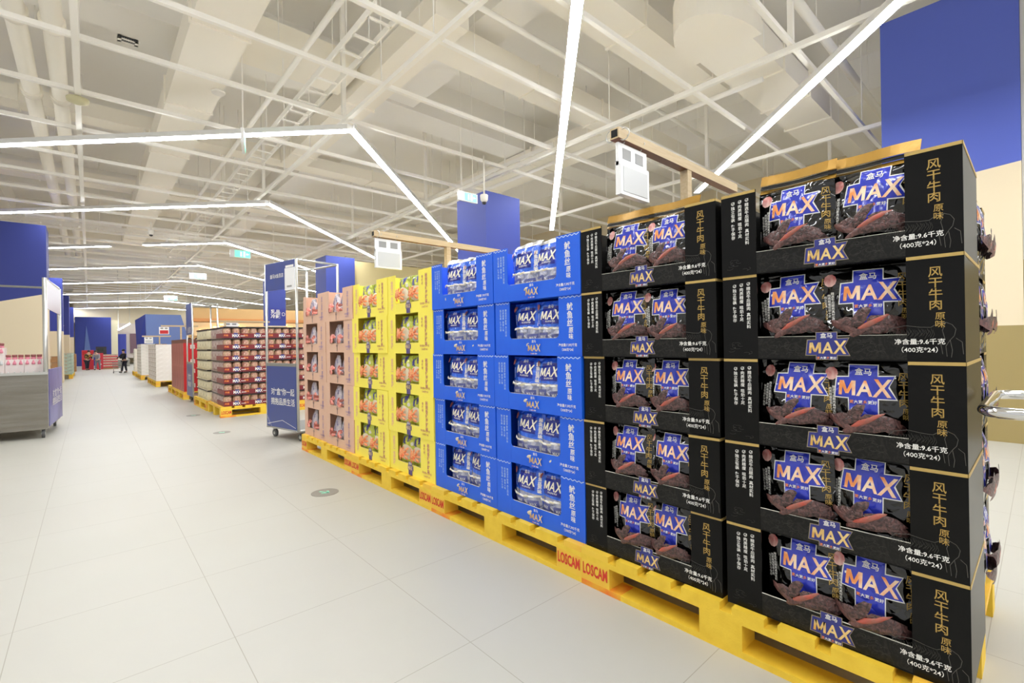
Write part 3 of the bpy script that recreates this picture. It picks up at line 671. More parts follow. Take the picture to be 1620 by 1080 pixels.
def carton(kind):
    h = CW / 2
    root = empty(kind + '_carton')
    b = MB(FRONT_X)
    if kind == 'black':
        carton_shell(b, BLACKC, BLACKL, 0.110, 0.482, 0.070, RAWW, GOLDT)
        for t, u, v in (('精选牛后腿肉 真材实料', 0.083, 0.250), ('肉质精瘦 咀劲十足', 0.061, 0.248), ('独立包装 便于保存', 0.039, 0.246)):
            uu = -h + u; b.disc(uu, v - 0.006, 0.0055, 0.0055, PRWHITE, -0.0006, 12); b.disc(uu, v - 0.006, 0.0042, 0.0042, BLACKC, -0.0009, 12)
            b.line([(uu - 0.003, v - 0.0055), (uu - 0.0005, v - 0.009), (uu + 0.0055, v - 0.001)], 0.0013, PRWHITE, -0.0012)
            b.vtext(t, uu, v - 0.0145, 0.0128, PRWHITE, -0.0008, 0.01, 1.02)
        v = b.vtext('风干牛肉', -h + 0.540, 0.243, 0.0285, GOLD, -0.0008, 0.010, 0.97, res=2)
        b.vtext('原味', -h + 0.548, v - 0.006, 0.0205, GOLD, -0.0008, 0.008, 0.97, res=2)
        b.text('净含量:9.6千克', -h + 0.507, 0.052, 0.0158, PRWHITE, -0.0014, 0.014); b.text('（400克*24）', -h + 0.507, 0.031, 0.0158, PRWHITE, -0.0014, 0.006)
        max_logo(b, -h + 0.300, 0.036, 0.094, -0.0012, MAXG, CROSSD, tab=(-0.042, 0.056), outline=mat('faded gold outline', (150, 138, 112), 0.5))
        # engraved bull on the right flap, facing right
        o = -h + 0.44
        body = [(0.0, 0.075), (0.012, 0.088), (0.04, 0.094), (0.07, 0.089), (0.09, 0.088), (0.104, 0.098), (0.118, 0.100), (0.13, 0.094), (0.137, 0.082), (0.134, 0.066), (0.126, 0.055), (0.13, 0.03), (0.128, 0.012)]
        b.line([(o + x, y) for x, y in body], 0.0011, PRGREY, -0.0007)
        b.line([(o + x, y) for x, y in [(0.118, 0.1), (0.112, 0.08), (0.116, 0.06), (0.108, 0.05), (0.112, 0.02)]], 0.0011, PRGREY, -0.0007)
        b.line([(o + x, y) for x, y in [(0.137, 0.06), (0.148, 0.05), (0.15, 0.02)]], 0.0011, PRGREY, -0.0007)
        b.line([(o + x, y) for x, y in [(0.126, 0.055), (0.118, 0.04), (0.12, 0.014)]], 0.0010, PRGREY, -0.0007)
        rr = random.Random(3)
        for i in range(26):
            x = 0.004 + 0.0036 * i; y1 = 0.087 - 0.006 * abs(math.sin(i * 1.3)); y0 = 0.058 + 0.012 * rr.random()
            b.line([(o + x, y1), (o + x + 0.003, (y0 + y1) / 2), (o + x - 0.002, y0)], 0.0006, LINEG, -0.0007)
        for i in range(46):
            x = -h + 0.02 + rr.random() * 0.41; y = 0.006 + rr.random() * 0.05; a = rr.random() * 6
            if abs(x - (-h + 0.30)) < 0.062: continue
            b.line([(x + 0.008 * math.cos(a + q) * (1 + 0.2 * q), y + 0.005 * math.sin(a + q)) for q in (0, 0.7, 1.4, 2.1, 2.8)], 0.0006, LINEG, -0.0003)
    elif kind == 'blue':
        carton_shell(b, BLUEC, BLUEC, 0.112, 0.452, 0.082, RAWW, None, True)
        for t, u in (('精选深海鱿鱼 手工撕丝', 0.084), ('肉质细嫩 鲜香入味', 0.063), ('独立包装 便于分享', 0.042)):
            b.vtext(t, -h + u, 0.236, 0.0132, mat('pale blue print', (178, 204, 236), 0.5), -0.0008, 0.012, 1.02)
        b.vtext('鱿鱼丝', -h + 0.520, 0.240, 0.036, PRWHITE, -0.0008, 0.016, 0.98, res=2); b.vtext('原味', -h + 0.526, 0.130, 0.028, PRWHITE, -0.0008, 0.014, 0.98, res=2)
        b.text('净含量:7.392千克', -h + 0.505, 0.050, 0.0150, PRWHITE, -0.0014, 0.016); b.text('（308克*24）', -h + 0.505, 0.029, 0.0150, PRWHITE, -0.0014, 0.012)
        max_logo(b, -h + 0.288, 0.036, 0.086, -0.0012, MAXG, BLUEC, tab=(-0.044, 0.060), outline=None)
        for u0, u1 in ((0.004, 0.108), (0.456, 0.590)):
            b.line([(-h + u0 + (u1 - u0) * i / 24, CHH - 0.008 + 0.0035 * math.sin(i * (u1 - u0) * 10.5)) for i in range(25)], 0.0034, mat('pale wave print', (196, 214, 236), 0.5), -0.0008)
    elif kind == 'yellow':
        carton_shell(b, YELC, YELC, 0.110, 0.420, 0.072, KRAFT, None)
        b.vtext('香脆可口 休闲美味', -h + 0.060, 0.235, 0.026, YELP, -0.0008, 0.05, 0.92, sx=1.25)
        b.vtext('秘制香辣海鲜味', -h + 0.515, 0.245, 0.029, YELT, -0.0008, 0.03, 0.95); b.vtext('香辣味', -h + 0.468, 0.235, 0.020, YELT, -0.0008, 0.02, 1.1)
        b.text('净含量:4.32千克', -h + 0.495, 0.052, 0.0165, YELT, -0.0014, 0.012); b.text('（180克*24）', -h + 0.495, 0.030, 0.0165, YELT, -0.0014, 0.01)
        k = 0.9; u = -h + 0.285
        for x0, x1, y0, y1 in ((-0.024, 0.024, -0.002, 0.088), (-0.034, 0.036, 0.03, 0.064)): b.box(u + x0, u + x1, y0 + 0.002, y1, -0.0016, 0.0, PURP)
        b.text('MAX', u, 0.048, 1, mat('pale gold print', (226, 200, 150), 0.5), -0.0022, 0.02, width=0.06, height=0.03); b.text('盒马', u, 0.077, 0.018, PRWHITE, -0.0022, 0.02)
    else:
        carton_shell(b, PINKC, PINKC, 0.085, 0.395, 0.078, KRAFT, None)
        b.vtext('鲜嫩多汁 美味', -h + 0.045, 0.235, 0.028, PINKL, -0.0008, 0.05, 0.92, sx=1.2)
        b.vtext('冰糖山楂 原味', -h + 0.500, 0.240, 0.033, PINKT, -0.0008, 0.03, 0.95)
        b.text('净含量:9.6千克', -h + 0.485, 0.050, 0.0165, PINKT, -0.0014, 0.012); b.text('（400克*24）', -h + 0.485, 0.028, 0.0165, PINKT, -0.0014, 0.01)
        u = -h + 0.25; b.disc(u, 0.062, 0.018, 0.016, PINKD, -0.0006); b.disc(u, 0.062, 0.014, 0.012, PINKC, -0.0008)
        b.box(u - 0.004, u + 0.004, 0.008, 0.062, -0.0012, -0.0002, PINKD); b.text('MAX', u, 0.062, 1, PINKD, -0.0014, 0.02, width=0.03, height=0.012)
    b.build('printed_tray', root)
    return root

# ================================================================== BAGS
def surface(seed, w, h, bulge, taper=0.0, pinch=0.0):
    """front sheet of a filled pouch: (u, v) in the flat artwork -> (u, v, d); front bulges to -d"""
    R = random.Random(seed)
    ridges = [(R.uniform(-1, 1), R.uniform(-1, 1), R.uniform(40, 95), R.uniform(0, 6), R.uniform(0.0006, 0.0017)) for _ in range(7)]
    lean = R.uniform(-0.05, 0.05)
    def S(u, v, off=0.0):
        a = max(-1.0, min(1.0, 2 * u / w)); t = max(0.0, min(1.0, v / h))
        f = (1 - abs(a) ** 2.4) * (math.sin(PI * min(1.0, 0.06 + 0.94 * (1 - (1 - t) ** 1.0)) ** 0.9) ** 0.55 if 0 < t < 1 else 0.0)
        wr = sum(am * math.sin(k * (x * u + y * v) + p) for x, y, k, p, am in ridges) * (0.35 + abs(a)) * (0.5 + abs(t - .45))
        uu = u * (1 - taper * t - pinch * max(0, t - 0.6)) + lean * (v - h / 2) * 0.6
        return (uu, v, -bulge * f + wr - off)
    return S
def pouch(b, S, w, h, m, nu=14, nv=16):
    b.grid(lambda s, t: S((s - .5) * w, t * h, 0.0), nu, nv, m)
    def back(s, t):
        p = S((s - .5) * w, t * h, 0.0); return (p[0], p[1], -p[2] * 0.8 + 0.002)
    b.grid(back, nu, nv, m)
def lump(b, S, u, v, a, c, rot, hgt, m, n=13, rings=4, seed=0):
    """a low raised lump of printed food lying on the sheet"""
    R = random.Random(seed); ca, sa = math.cos(rot), math.sin(rot); n0 = len(b.V); k = b.mi(m)
    jit = [R.uniform(0.88, 1.10) for _ in range(n)]
    for r in range(rings):
        q = 1 - r / rings
        for j in range(n):
            t = 2 * PI * j / n; x = a * q * math.cos(t) * jit[j]; y = c * q * math.sin(t) * jit[j]
            b.V.append(b.F(*S(u + x * ca - y * sa, v + x * sa + y * ca, 0.0008 + hgt * math.sqrt(max(0, 1 - q * q)))))
    b.V.append(b.F(*S(u, v, 0.0008 + hgt)))
    for r in range(rings - 1):
        for j in range(n):
            p = n0 + r * n + j; q = n0 + r * n + (j + 1) % n; b.P.append((p, q, q + n, p + n)); b.I.append(k); b.S.append(True)
    for j in range(n):
        b.P.append((n0 + (rings - 1) * n + j, n0 + (rings - 1) * n + (j + 1) % n, n0 + rings * n)); b.I.append(k); b.S.append(True)
class Sheet(MB):
    """prints onto a bulging sheet: d is the height above it"""
    def __init__(s, S):
        super().__init__(); s.F = lambda u, v, d: FRONT_X(*S(u, v, -d))
def bag(kind, seed, top=False, relief=1.0):
    root = empty(kind + '_snack_bag')
    R = random.Random(seed * 17 + 5)
    if kind == 'jerky':
        w, h = 0.215, 0.262
        S = surface(seed, w, h, 0.030 if relief == 1.0 else 0.024)
        b = MB(FRONT_X); pouch(b, S, w, h, FOILB); body = b
        p = Sheet(S); p.M = b.M
        du = R.uniform(-0.006, 0.012); dv = R.uniform(-0.006, 0.008)
        max_logo(p, du, 0.190 + dv, 0.122, -0.0012, MAXL, CROSS, tab=(-0.085, 0.062), L=0.026)
        p.disc(-0.080, 0.228, 0.017, 0.019, PINKM, -0.0012, 10, 0.03)
        for i, (t, n0) in enumerate((('精选牛后腿肉真材实料', .205), ('肉质精瘦咀劲十足', .2), ('独立包装便于保存', .195))):
            p.vtext(t, -0.074 - 0.0095 * i, n0 - 0.012, 0.0086, PRWHITE, -0.0012, 0.01, 1.02)
        v = p.vtext('风干牛肉', 0.086, 0.236, 0.024, GOLD, -0.0012, 0.010, 0.96); p.vtext('原味', 0.090, v - 0.004, 0.017, GOLD, -0.0012, 0.008, 0.96)
        lumps = [(-0.012, 0.128, 0.030, 0.014, 0.75, BROWN), (-0.052, 0.108, 0.028, 0.013, 0.15, BROWN), (-0.060, 0.094, 0.040, 0.012, -0.45, BROWN2), (-0.028, 0.104, 0.032, 0.013, 0.5, BROWN),
                 (0.045, 0.104, 0.046, 0.020, -0.15, BROWN), (0.066, 0.090, 0.034, 0.018, -0.5, BROWN), (0.020, 0.086, 0.056, 0.014, 0.12, BROWN), (-0.012, 0.084, 0.046, 0.010, 0.5, BROWN2), (0.012, 0.104, 0.048, 0.0085, 0.52, REDM)]
        for i, (u, v, a, c, r, m) in enumerate(lumps):
            lump(p, S, u * .94 + du, v + dv, a * .95, c, r, (0.004 + (0.0025 if m is REDM else 0)) * relief, m, seed=seed * 31 + i)
        if top:
            def hd(z0, z1, m, dd):
                n = 10
                for i in range(n):
                    u0 = -w / 2 + w * i / n; u1 = -w / 2 + w * (i + 1) / n
                    wv = lambda u: 0.004 * math.sin(30 * u + seed)
                    b.poly([(u0, z0, wv(u0) - dd), (u1, z0, wv(u1) - dd), (u1, z1, wv(u1) * 1.6 - dd + .012), (u0, z1, wv(u0) * 1.6 - dd + .012)], m, True)
                    b.poly([(u0, z0, wv(u0) - dd + .003), (u1, z0, wv(u1) - dd + .003), (u1, z1, wv(u1) * 1.6 - dd + .015), (u0, z1, wv(u0) * 1.6 - dd + .015)], m, True)
            hd(h - 0.004, h + 0.010, GOLDF, 0.001); hd(h + 0.010, h + 0.024, DARK, -0.001); hd(h + 0.024, h + 0.056, GOLDF, -0.003)
    elif kind == 'squid':
        w, h = 0.200, 0.255 if not top else 0.262
        S = surface(seed, w, h, 0.032)
        b = MB(FRONT_X); pouch(b, S, w, h, FOILU); p = Sheet(S); p.M = b.M
        dv = R.uniform(-0.006, 0.006)
        pts = [(-0.062, 0.148 + dv), (0.052, 0.148 + dv), (0.052, 0.232 + dv), (-0.050, 0.232 + dv)]
        p.tri(pts[:3], NAVYP, -0.0010, 0.03); p.tri((pts[0], pts[2], pts[3]), NAVYP, -0.0010, 0.03)
        max_letters(p, -.004, 0.190 + dv, 1.0, mat('cream lettering', (244, 238, 214), 0.35), -0.0020, 0.16, 0.03)
        p.text('盒马', -0.002, 0.232 + dv, 0.017, PRWHITE, -0.0020, 0.012); p.text('更大更多更好', 0.0, 0.160 + dv, 0.010, PRWHITE, -0.0020, 0.01)
        p.vtext('鱿鱼丝原味', 0.078, 0.236, 0.021, PRWHITE, -0.0016, 0.03, 0.96)
        p.vtext('精选深海鱿鱼', -0.080, 0.200, 0.0085, PRWHITE, -0.0016, 0.01, 1.02)
        lump(p, S, -0.080, 0.228, 0.014, 0.016, 0, 0.002, mat('chestnut squid picture', (170, 96, 80), 0.4), seed=1)
        # clear window with sachets of pale shreds
        q = [(-0.088, 0.008), (0.092, 0.008), (0.092, 0.128), (-0.088, 0.136)]
        p.tri(q[:3], SQUID, -0.0010, 0.022); p.tri((q[0], q[2], q[3]), SQUID, -0.0010, 0.022)
        for i in range(7):
            lump(p, S, -0.075 + 0.025 * i, 0.122 + 0.006 * R.random(), 0.017, 0.0055, R.uniform(-.3, .3), 0.003, PRWHITE if i % 2 else SQUIDC, seed=seed + i)
        for i, (u, v) in enumerate(((-0.045, 0.085), (0.045, 0.078))):
            r = R.uniform(-.12, .12); W2, H2 = 0.032, 0.020
            c = [(u + x * math.cos(r) - y * math.sin(r), v + x * math.sin(r) + y * math.cos(r)) for x, y in ((-W2, -H2), (W2, -H2), (W2, H2), (-W2, H2))]
            p.tri(c[:3], MINIP, -0.0026, 0.03); p.tri((c[0], c[2], c[3]), MINIP, -0.0026, 0.03)
            p.text('MAX', u, v, 1, PRWHITE, -0.0036, 0.02, width=0.040, height=0.016, rot=r)
            lump(p, S, u + (-.03 if i == 0 else .0), v - 0.036, 0.026, 0.014, 0.2, 0.006, SQUIDC, seed=seed + 40 + i)
        if top:
            for i in range(12):
                u0 = -w / 2 + w * i / 12; u1 = u0 + w / 12; wv = lambda u: 0.010 * math.sin(38 * u + seed) + 0.006 * math.sin(90 * u); tv = lambda u: 0.262 + 0.026 + 0.007 * math.sin(25 * u + seed)
                b.poly([(u0, 0.255, wv(u0) * .3), (u1, 0.255, wv(u1) * .3), (u1, tv(u1), wv(u1) + .03), (u0, tv(u0), wv(u0) + .03)], SILVER, True)
                b.poly([(u0, 0.255, wv(u0) * .3 + .004), (u1, 0.255, wv(u1) * .3 + .004), (u1, tv(u1), wv(u1) + .034), (u0, tv(u0), wv(u0) + .034)], SILVER, True)
    elif kind == 'seafood':
        w, h = 0.188, 0.252
        S = surface(seed, w, h, 0.036, taper=0.12)
        b = MB(FRONT_X); pouch(b, S, w, h, FOILY); p = Sheet(S); p.M = b.M
        r = 0.35
        p.text('鲜', -0.030, 0.205, 0.058, INDIGO, -0.0014, 0.04, rot=r, L=0.04); p.text('脆', 0.022, 0.228, 0.050, INDIGO, -0.0014, 0.04, rot=r, L=0.04)
        p.text('香', 0.058, 0.190, 0.026, PRWHITE, -0.0014, 0.03, rot=r)
        p.disc(0.004, 0.128, 0.074, 0.052, PLATE, -0.0010, 16, 0.03)
        for i in range(19):
            a = i * 2.4; rr = 0.010 + 0.0030 * i
            lump(p, S, 0.004 + rr * math.cos(a), 0.130 + rr * .68 * math.sin(a), 0.016, 0.009, a, 0.004, SHRIMP, 9, 3, seed + i)
    else:
        w, h = 0.166, 0.240
        S = surface(seed, w, h, 0.038, taper=0.42, pinch=0.3)
        b = MB(FRONT_X); pouch(b, S, w, h, FOILP); p = Sheet(S); p.M = b.M
        p.vtext('大片山楂', 0.006, 0.232, 0.027, mat('grey violet print', (96, 84, 134), 0.5), -0.0014, 0.03, 0.92); p.vtext('原味', -0.040, 0.205, 0.018, mat('teal print', (80, 130, 140), 0.5), -0.0014, 0.03); p.vtext('酸甜', 0.046, 0.205, 0.018, mat('grey violet print', (96, 84, 134), 0.5), -0.0014, 0.03)
        for i in range(12):
            lump(p, S, R.uniform(-.052, .052), R.uniform(.080, .142), R.uniform(.016, .026), 0.014, R.uniform(-1.2, 1.2), 0.004, MEATP if i % 3 else REDM, 9, 3, seed + i)
    n = len(b.V); b.V += p.V; b.P += [tuple(i + n for i in f) for f in p.P]; b.I += p.I; b.S += p.S
    return b.mesh(kind + '_bag_%s' % ('t' if top else 'n'), False), root
BAGNAME = {'black': ('jerky', 'black jerky bag', 'jerky_bag'), 'blue': ('squid', 'blue squid bag', 'squid_snack_bag'), 'yellow': ('seafood', 'lime snack bag', 'lime_snack_bag'), 'pink': ('hawthorn', 'pink snack pouch', 'pink_snack_pouch')}
BM = {}
for kind in BAGNAME:
    for top in (False, True):
        for v in range(4):
            me, r = bag(BAGNAME[kind][0], v + 1, top); bpy.data.objects.remove(r); BM[(kind, top, v)] = me
for v in range(4):
    for top in (False, True):
        me, r = bag('jerky', v + 1, top, 0.15); bpy.data.objects.remove(r); BM[('end', top, v)] = me
WIN = {'black': (0.110, 0.482), 'blue': (0.112, 0.452), 'yellow': (0.110, 0.420), 'pink': (0.085, 0.395)}
XF = PX + 0.030
COLS = [('black', YB - 0.912, 'beside the chrome handle'), ('black', YB - 0.3, 'beside the blue cartons'),
        ('blue', YB + 0.3, 'beside the black cartons'), ('blue', YB + 0.9, 'beside the yellow cartons'),
        ('yellow', YB + 1.5, 'beside the blue cartons'), ('yellow', YB + 2.1, 'beside the pink cartons'),
        ('pink', YB + 2.7, 'beside the yellow cartons'), ('pink', YB + 3.3, 'beside the sign rack')]
CNAME = {'black': 'glossy black gold-edged carton', 'blue': 'royal blue carton', 'yellow': 'bright yellow carton', 'pink': 'dusty pink carton'}
PROTO = {}
for kind in WIN: PROTO[kind] = carton(kind)
bpy.context.view_layer.update()
USED = set()
RB = random.Random(11)
def place_carton(kind, x, y, z, rz, label, group):
    src = PROTO[kind]
    if kind not in USED:
        USED.add(kind); o = src; o.location = (x, y, z); o.rotation_euler = (0, 0, rz)
    else: o = dup(src, (x, y, z), rz)
    return tag(o, label, 'carton', group)
for kind, yc, where in COLS:
    bname = BAGNAME[kind][1]
    for L in range(5):
        z = 0.155 + CHH * (4 - L); lay = LAYER5[L]
        jx = RB.uniform(-0.006, 0.006); jy = RB.uniform(-0.002, 0.002)
        place_carton(kind, XF + jx, yc + jy, z, RB.uniform(-.006, .006), '%s, %s in the stack %s' % (CNAME[kind], lay, where), '%s cartons of the row' % kind)
        w0, w1 = WIN[kind]; ww = w1 - w0
        order = [(0.27, 'left'), (0.75, 'right')] if kind in ('black', 'blue') else [(0.20, 'left'), (0.68, 'right')]
        for i, (f, side) in enumerate(order):
            u = -CW / 2 + w0 + ww * f + RB.uniform(-0.008, 0.008)
            dd = {'black': 0.044, 'blue': 0.046, 'yellow': 0.050, 'pink': 0.052}[kind] + 0.008 * i + RB.uniform(0, 0.004)
            me = BM[(kind, L == 0, RB.randrange(4))]
            o = put(BAGNAME[kind][2], me, None, (XF + jx + dd, yc + jy - u, z + 0.0055), RB.uniform(-0.10, 0.10))
            o.rotation_euler[1] = RB.uniform(-0.02, 0.05); o.rotation_euler[0] = RB.uniform(-0.05, 0.05) if kind != 'black' else RB.uniform(-0.03, 0.03)
            tag(o, '%s, %s one in the %s carton of the stack %s' % (bname, side, lay, where), 'snack bag', '%s bags in the cartons' % kind)
# second carton row at the near end of the black pallet: they face the pallet's end
for L in range(5):
    z = 0.155 + CHH * (4 - L)
    yf = YB - 1.186
    xx = XF + CD + 0.045 + CW / 2
    o = place_carton('black', xx, yf, z, PI / 2, 'black carton facing the chrome handle, %s behind the front stack' % LAYER5[L], 'black cartons facing the pallet end')
    for i, f in enumerate((0.26, 0.75)):
        u = -CW / 2 + 0.11 + 0.372 * f
        p = put('jerky_bag', BM[('end', L == 0, (L + i) % 4)], None, (xx + u, yf + 0.010, z + 0.0055), PI / 2)
        p.rotation_euler[1] = 0.0
        tag(p, 'jerky bag bulging out of the %s carton facing the chrome handle, %s one' % (LAYER5[L], ('nearer', 'farther')[i]), 'snack bag', 'black bags at the pallet end')

# ------------------------------------------------------------------ price sign arms
def sign_arm(y, x_tip, x_post, z, label_s, label_h, sign_x, x_end, zbase, red=False, sw=0.19):
    t = tag(empty('sign_post', (x_post, y, zbase)), label_s, 'sign post', 'birch price sign posts')
    b = MB(lambda u, v, d: (u - x_post, v - y, d - zbase))
    q = 0.018
    def bx(B, a0, a1, c0, c1, e0, e1, m, mb=None):
        n0 = len(B.V); B.V += [B.F(*p) for p in ((a0, c0, e0), (a1, c0, e0), (a1, c1, e0), (a0, c1, e0), (a0, c0, e1), (a1, c0, e1), (a1, c1, e1), (a0, c1, e1))]
        for kk, f in enumerate(((0, 1, 2, 3), (5, 4, 7, 6), (4, 0, 3, 7), (1, 5, 6, 2), (3, 2, 6, 7), (4, 5, 1, 0))): B.P.append(tuple(n0 + i for i in f)); B.I.append(B.mi(mb if (mb and kk == 0) else m)); B.S.append(False)
    bx(b, x_post - q, x_post + q, y - q, y + q, zbase, z - 0.02, WOODT); b.build('post', t)
    b = MB(lambda u, v, d: (u - x_post, v - y, d - zbase)); bx(b, x_tip, x_end, y - 0.02, y + 0.02, z - 0.02, z + 0.02, WOODT, WOODU); b.build('arm', t)
    b = MB(lambda u, v, d: (u - x_post, v - y, d - zbase)); bx(b, x_tip - 0.001, x_tip, y - 0.014, y + 0.014, z - 0.014, z + 0.014, DARK); b.build('arm_end', t)
    for s in (-1, 1):
        b = MB(lambda u, v, d: (u - x_post, v - y, d - zbase)); b.tube([(x_tip + 0.02, y + s * 0.03 + 0.022 * math.cos(a) * 1.0, z + s * 0.005 + 0.022 * math.sin(a)) for a in [2 * PI * i / 18 for i in range(18)]], 0.0022, STEELT, 6, True); b.build('hanging_ring', t)
    s = tag(empty('price_holder', (sign_x, y, z)), label_h, 'price holder', 'white price holders')
    b = MB(); b.box(-sw / 2, sw / 2, -0.115, -0.028, -0.006, 0.006, ACRYL); b.box(-sw * .36, -sw * .08, -0.085, -0.045, -0.0075, -0.0062, GREYW); b.box(sw * .08, sw * .36, -0.085, -0.045, -0.0075, -0.0062, GREYW); b.build('clip_plate', s)
    b = MB(); b.box(-sw / 2, sw / 2, -0.225, -0.100, -0.016, 0.008, ACRYL); fr = b.build('frame', s)
    b = MB(); b.box(-sw * .42, sw * .42, -0.212, -0.118, -0.018, -0.0165, REDS if red else LGREY); b.build('display', fr)
    b = MB(); 
    for u in (-sw * .3, sw * .3): b.tube([(u, -0.03, 0), (u, 0.0, -0.024), (u, 0.024, 0), (u, 0.0, 0.024), (u, -0.03, 0)], 0.002, STEELT, 6)
    b.build('hook', s)
sign_arm(1.06, 1.475, 2.007, 1.815, 'birch post with a square arm rising behind the black cartons', 'white double-window price holder hanging above the black cartons', 1.585, 2.50, 0.155)
sign_arm(2.958, 1.415, 2.007, 1.775, 'birch post with a square arm rising behind the blue cartons', 'white double-window price holder hanging above the yellow cartons', 1.522, 2.56, 0.155)
sign_arm(12.6, 2.05, 2.35, 1.62, 'thin post with an arm behind the jar stack', 'pale price holder hanging above the jar stack', 2.47, 3.3, 0.0, sw=0.3)
sign_arm(15.9, 1.45, 1.9, 1.62, 'thin birch post with an arm between the red boxes and the white cartons', 'white price holder with a red display above the white cartons', 1.52, 2.3, 0.0, True, 0.22)
sign_arm(19.05, 1.25, 1.7, 1.40, 'farthest thin post behind the white cartons', 'small white price holder by the blue kiosk', 1.42, 2.0, 0.0, False, 0.22)

# ------------------------------------------------------------------ chrome cart beside the stack
t = tag(empty('hand_cart', (1.70, -0.62, 0)), 'chrome tubular hand cart whose looped handle touches the black cartons', 'cart')
F3 = lambda u, v, d: (u - 1.70, v + 0.62, d)
b = MB(F3); r = 0.05
loop = [(1.46, -1.1, 0.872), (1.46, 0.04, 0.872)] + [(1.46 + r - r * math.cos(a), 0.04 + r * math.sin(a), 0.872) for a in (0.5, 1.0, 1.57)] + [(1.89, 0.09, 0.872)] + [(1.89 + r * math.sin(a), 0.09 - r + r * math.cos(a), 0.872) for a in (0.5, 1.0, 1.57)] + [(1.94, -1.1, 0.872)]
b.tube(loop, 0.0125, CHROME, 12); b.build('handle', t)
b = MB(F3)
for x in (1.46, 1.94): b.tube([(x, -0.5, 0.872), (x, -0.5, 0.22)], 0.0125, CHROME, 10)
for x in (1.46, 1.94): b.tube([(x, -1.1, 0.872), (x, -1.1, 0.22)], 0.0125, CHROME, 10)
b.build('upright', t)
b = MB(F3); 
n0 = len(b.V); b.V += [b.F(*p) for p in ((1.42, -1.15, .19), (1.98, -1.15, .19), (1.98, -0.3, .19), (1.42, -0.3, .19), (1.42, -1.15, .22), (1.98, -1.15, .22), (1.98, -0.3, .22), (1.42, -0.3, .22))]
for f in ((0, 1, 2, 3), (5, 4, 7, 6), (4, 0, 3, 7), (1, 5, 6, 2), (3, 2, 6, 7), (4, 5, 1, 0)): b.P.append(tuple(n0 + i for i in f)); b.I.append(b.mi(SHELFG)); b.S.append(False)
b.build('platform', t)
for x in (1.5, 1.9):
    for y in (-1.05, -0.4):
        b = MB(F3); b.tube([(x - .015, y, .06), (x + .015, y, .06)], 0.06, RUBBER, 16); b.tube([(x, y, .06), (x, y, .19)], 0.008, STEELT, 8); b.build('wheel', t)

# ================================================================== ROLL CAGE SIGN RACKS
def caster(t, F, x, y, h=0.11, r=0.042):
    b = MB(F); b.tube([(x - .014, y, r), (x + .014, y, r)], r, RUBBER, 16); b.tube([(x - .016, y, r), (x + .016, y, r)], r * .45, STEELT, 10); wh = b.build('wheel', t)
    b = MB(F)
    for s in (-1, 1):
        n0 = len(b.V); a = x + s * .02
        b.V += [b.F(*p) for p in ((a - .002, y - .02, r), (a + .002, y - .02, r), (a + .002, y + .03, h), (a - .002, y + .03, h), (a - .002, y + .012, r), (a + .002, y + .012, r), (a + .002, y - .01, h), (a - .002, y - .01, h))]
        b.P += [(n0, n0 + 1, n0 + 2, n0 + 3), (n0 + 4, n0 + 5, n0 + 6, n0 + 7)]; b.I += [b.mi(STEELT)] * 2; b.S += [False] * 2
    b.tube([(x, y, h - .012), (x, y, h)], .028, STEELT, 10); wh.parent = b.build('caster_fork', t)
def sign_rack(x, y, rz, W, label, ztop, p_top, p_low, texts, depth=0.75, simple=False):
    """panel side looks to -x before turning; local u = along the panel to the viewer's right"""
    t = tag(empty('roll_cage', (x, y, 0), rz), label, 'roll cage', 'sign roll cages')
    F = lambda u, v, d: (u, v, d)
    FX = FRONT_X
    h = W / 2
    for u in (-h, h):
        for d in (0.0, depth):
            b = MB(FX); b.tube([(u, 0.11, d), (u, ztop, d)], 0.014, STEELT, 8); b.build('upright', t)
    for z in (0.12, ztop - 0.01):
        b = MB(FX); b.tube([(-h, z, 0), (h, z, 0), (h, z, depth), (-h, z, depth)], 0.012, STEELT, 8, True); b.build('frame_rail', t)
    b = MB(FX); b.box(-h, h, 0.11, 0.13, 0, depth, SHELFG); b.build('base_deck', t)
    b = MB(FX); b.box(-h + .01, h - .01, p_top[0], ztop - 0.005, -0.012, 0.0, PANELB)
    for s in texts.get('top', []): b.text(s[0], s[1], s[2], s[3], s[4], -0.0135, 0.012)
    if texts.get('price'):
        b.box(h * .36, h - .01, p_top[0] - 0.02, ztop - 0.09, -0.016, -0.0125, ACRYL); b.box(h * .40, h - .03, ztop - 0.085, ztop - 0.06, -0.0135, -0.0125, PRWHITE)
        b.box(h * .5, h * .8, p_top[0] + 0.01, p_top[0] + 0.03, -0.0175, -0.0162, GREYW)
    b.build('top_sign', t)
    b = MB(FX); b.box(-h + .01, h - .01, p_low[0], p_low[1], -0.012, 0.0, PANELB); b.box(-h + .01, h - .01, p_low[1], p_low[1] + .035, -0.014, 0.002, SHELFG)
    for s in texts.get('low', []): b.text(s[0], s[1], s[2], s[3], s[4], -0.0135, 0.012)
    if not simple:
        zz = p_low[0]; b.line([(-h + .02, zz + .10), (-h + .07, zz + .02), (-h + .02, zz + .03)], .004, PRWHITE, -.0135); b.line([(-h + .04, zz + .03), (0.02, zz + .085), (h - .03, zz + .02)], .005, PRWHITE, -.0135); b.line([(-h + .015, zz + .12), (-h + .11, zz + .0)], .003, PRWHITE, -.0135)
    b.build('lower_panel', t)
    for u in (-h + .05, h - .05):
        for d in (0.06, depth - .06):
            caster(t, lambda a, c, e, u=u, d=d: (d + a, -u + c, e), 0, 0)
    return t
ang = math.atan2(0.634, -0.140) - PI / 2
